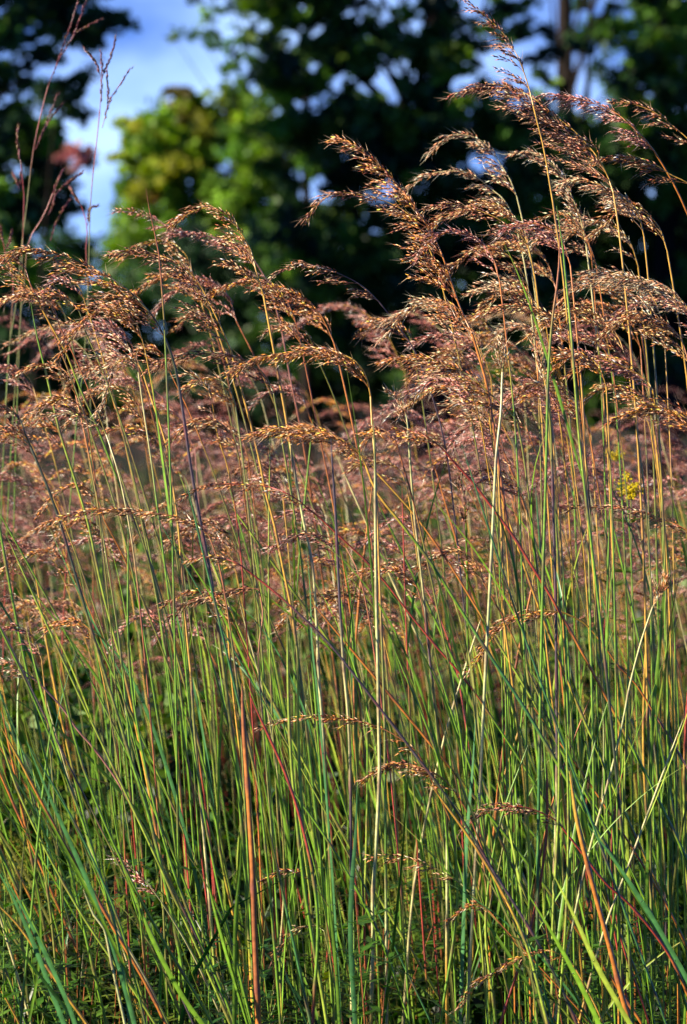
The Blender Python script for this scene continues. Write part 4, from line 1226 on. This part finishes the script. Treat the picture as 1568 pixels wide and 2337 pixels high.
# the dark tree on the left
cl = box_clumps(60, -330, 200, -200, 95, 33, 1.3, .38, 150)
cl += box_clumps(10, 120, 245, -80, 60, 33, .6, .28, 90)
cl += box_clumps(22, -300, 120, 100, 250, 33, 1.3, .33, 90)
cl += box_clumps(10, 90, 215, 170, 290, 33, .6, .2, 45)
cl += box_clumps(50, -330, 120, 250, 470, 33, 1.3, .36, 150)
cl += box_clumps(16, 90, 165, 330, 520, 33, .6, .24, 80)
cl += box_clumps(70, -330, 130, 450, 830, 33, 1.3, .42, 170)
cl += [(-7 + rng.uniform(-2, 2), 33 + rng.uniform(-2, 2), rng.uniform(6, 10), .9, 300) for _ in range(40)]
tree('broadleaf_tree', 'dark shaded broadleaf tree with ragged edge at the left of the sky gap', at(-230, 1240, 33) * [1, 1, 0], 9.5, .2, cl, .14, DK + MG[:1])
# red-leaved sapling in front of its edge
cl = box_clumps(7, 110, 200, 340, 400, 31, .3, .14, 22)
tree('red_leaved_sapling', 'slim sapling with a patch of red leaves at the edge of the dark left tree', at(60, 1200, 31) * [1, 1, 0], 5.2, .03, cl, .11, [(.48, .17, .16), (.40, .18, .14)], trunk_lean=(.35, 0))
# the pale tree in the middle: yellow-green above, brownish at the top right, deeper green below
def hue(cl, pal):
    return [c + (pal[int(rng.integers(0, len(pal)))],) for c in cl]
cl = hue(box_clumps(46, 300, 520, 270, 440, 52, .8, .50, 150), YG)
cl += hue(box_clumps(24, 405, 545, 205, 310, 52, .5, .46, 110), BR[1:] + YG[:3]) + hue(box_clumps(26, 530, 665, 260, 430, 50, .6, .45, 150), MG + YG[1:2])
cl += hue(box_clumps(46, 280, 650, 400, 560, 52, .9, .58, 210), YG[1:2] + YG[3:] + MG[:2])
cl += hue(box_clumps(16, 272, 330, 320, 480, 52, .5, .32, 80), YG + BR)
cl += hue(box_clumps(46, 270, 640, 540, 830, 52, .9, .58, 200), MG + YG[3:])
tree('pale_tree', 'sunlit yellow-green tree standing between the sky gap and the dark woods', at(450, 1200, 52) * [1, 1, 0], 6.6, .12, cl, .18, YG + BR + YG[:2] + MG[:1])
# the dark trees on the right
def gaps(x, z):
    return ((x - 1155) / 56) ** 2 + ((z - 140) / 60) ** 2 < 1 or ((x - 1232) / 46) ** 2 + ((z - 55) / 80) ** 2 < 1 or ((x - 1310) / 55) ** 2 + ((z - 180) / 55) ** 2 < 1
cl = box_clumps(128, 650, 1290, -250, 330, 36, 1.6, .36, 110, gaps)
cl += box_clumps(230, 640, 1310, 270, 830, 36, 1.6, .42, 170)
cl += box_clumps(80, 610, 830, -120, 340, 35, .9, .34, 130)
tree('broadleaf_tree', 'biggest dark tree, its crown coloured black with shade, filling the top centre', at(1000, 1230, 36) * [1, 1, 0], 11, .25, cl, .14, DK * 2 + MG)
cl = box_clumps(42, 380, 660, -160, 110, 38, .8, .28, 40)
cl += box_clumps(16, 500, 660, 80, 210, 38, .6, .24, 34)
tree('slender_tree', 'open-branched tree with scattered hanging leaves across the top of the sky gap', at(700, 1230, 38) * [1, 1, 0], 9, .1, cl, .13, DK + MG)
cl = box_clumps(125, 1230, 1560, -300, 300, 40, 1.4, .36, 80, gaps)
cl += box_clumps(190, 1180, 1620, 290, 830, 40, 1.5, .46, 180)
tree('broadleaf_tree', 'dark tree with bare black trunk in front of sky at the upper right', at(1285, 1230, 40) * [1, 1, 0], 11, .22, cl, .14, DK * 2 + MG[:2])
cl = box_clumps(95, 1440, 1800, -300, 420, 37, 1.2, .4, 120)
cl += box_clumps(26, 1450, 1590, 60, 330, 35.5, .5, .3, 100)
cl += box_clumps(60, 1480, 1850, 400, 830, 37, 1.4, .45, 170)
tree('broadleaf_tree', 'tree with leaves coloured a sunlit green at the upper right edge', at(1515, 1230, 37) * [1, 1, 0], 11, .2, cl, .14, MG + DK[:2])

# shrubs at the foot of the woods; dark ones added to fill black shade
SH = [
 ('blackish shrub mass added to fill the shade under the dark left tree', -120, 190, 560, 900, 42, DK),
 ('bluish green shrub below the pale tree', 380, 600, 560, 900, 46, [(.03, .07, .03), (.04, .09, .035)]),
 ('small shrub at the foot of the sky gap', 170, 330, 640, 900, 47, DK),
 ('dark shrub added to fill the shade right of the bluish green one', 590, 830, 540, 900, 45, DK),
 ('dark shrub added to fill the shade below the biggest dark tree', 820, 1080, 520, 900, 44, DK),
 ('dark shrub added to fill the shade behind the burnt-orange plume and its thicket', 1070, 1330, 560, 900, 43, DK + MG[:1]),
 ('dark shrub added to fill the shade behind the golden thicket at right', 1320, 1640, 560, 900, 42, DK + MG[:1]),
]
for lab, x0, x1, z0, z1, Yd, pal in SH:
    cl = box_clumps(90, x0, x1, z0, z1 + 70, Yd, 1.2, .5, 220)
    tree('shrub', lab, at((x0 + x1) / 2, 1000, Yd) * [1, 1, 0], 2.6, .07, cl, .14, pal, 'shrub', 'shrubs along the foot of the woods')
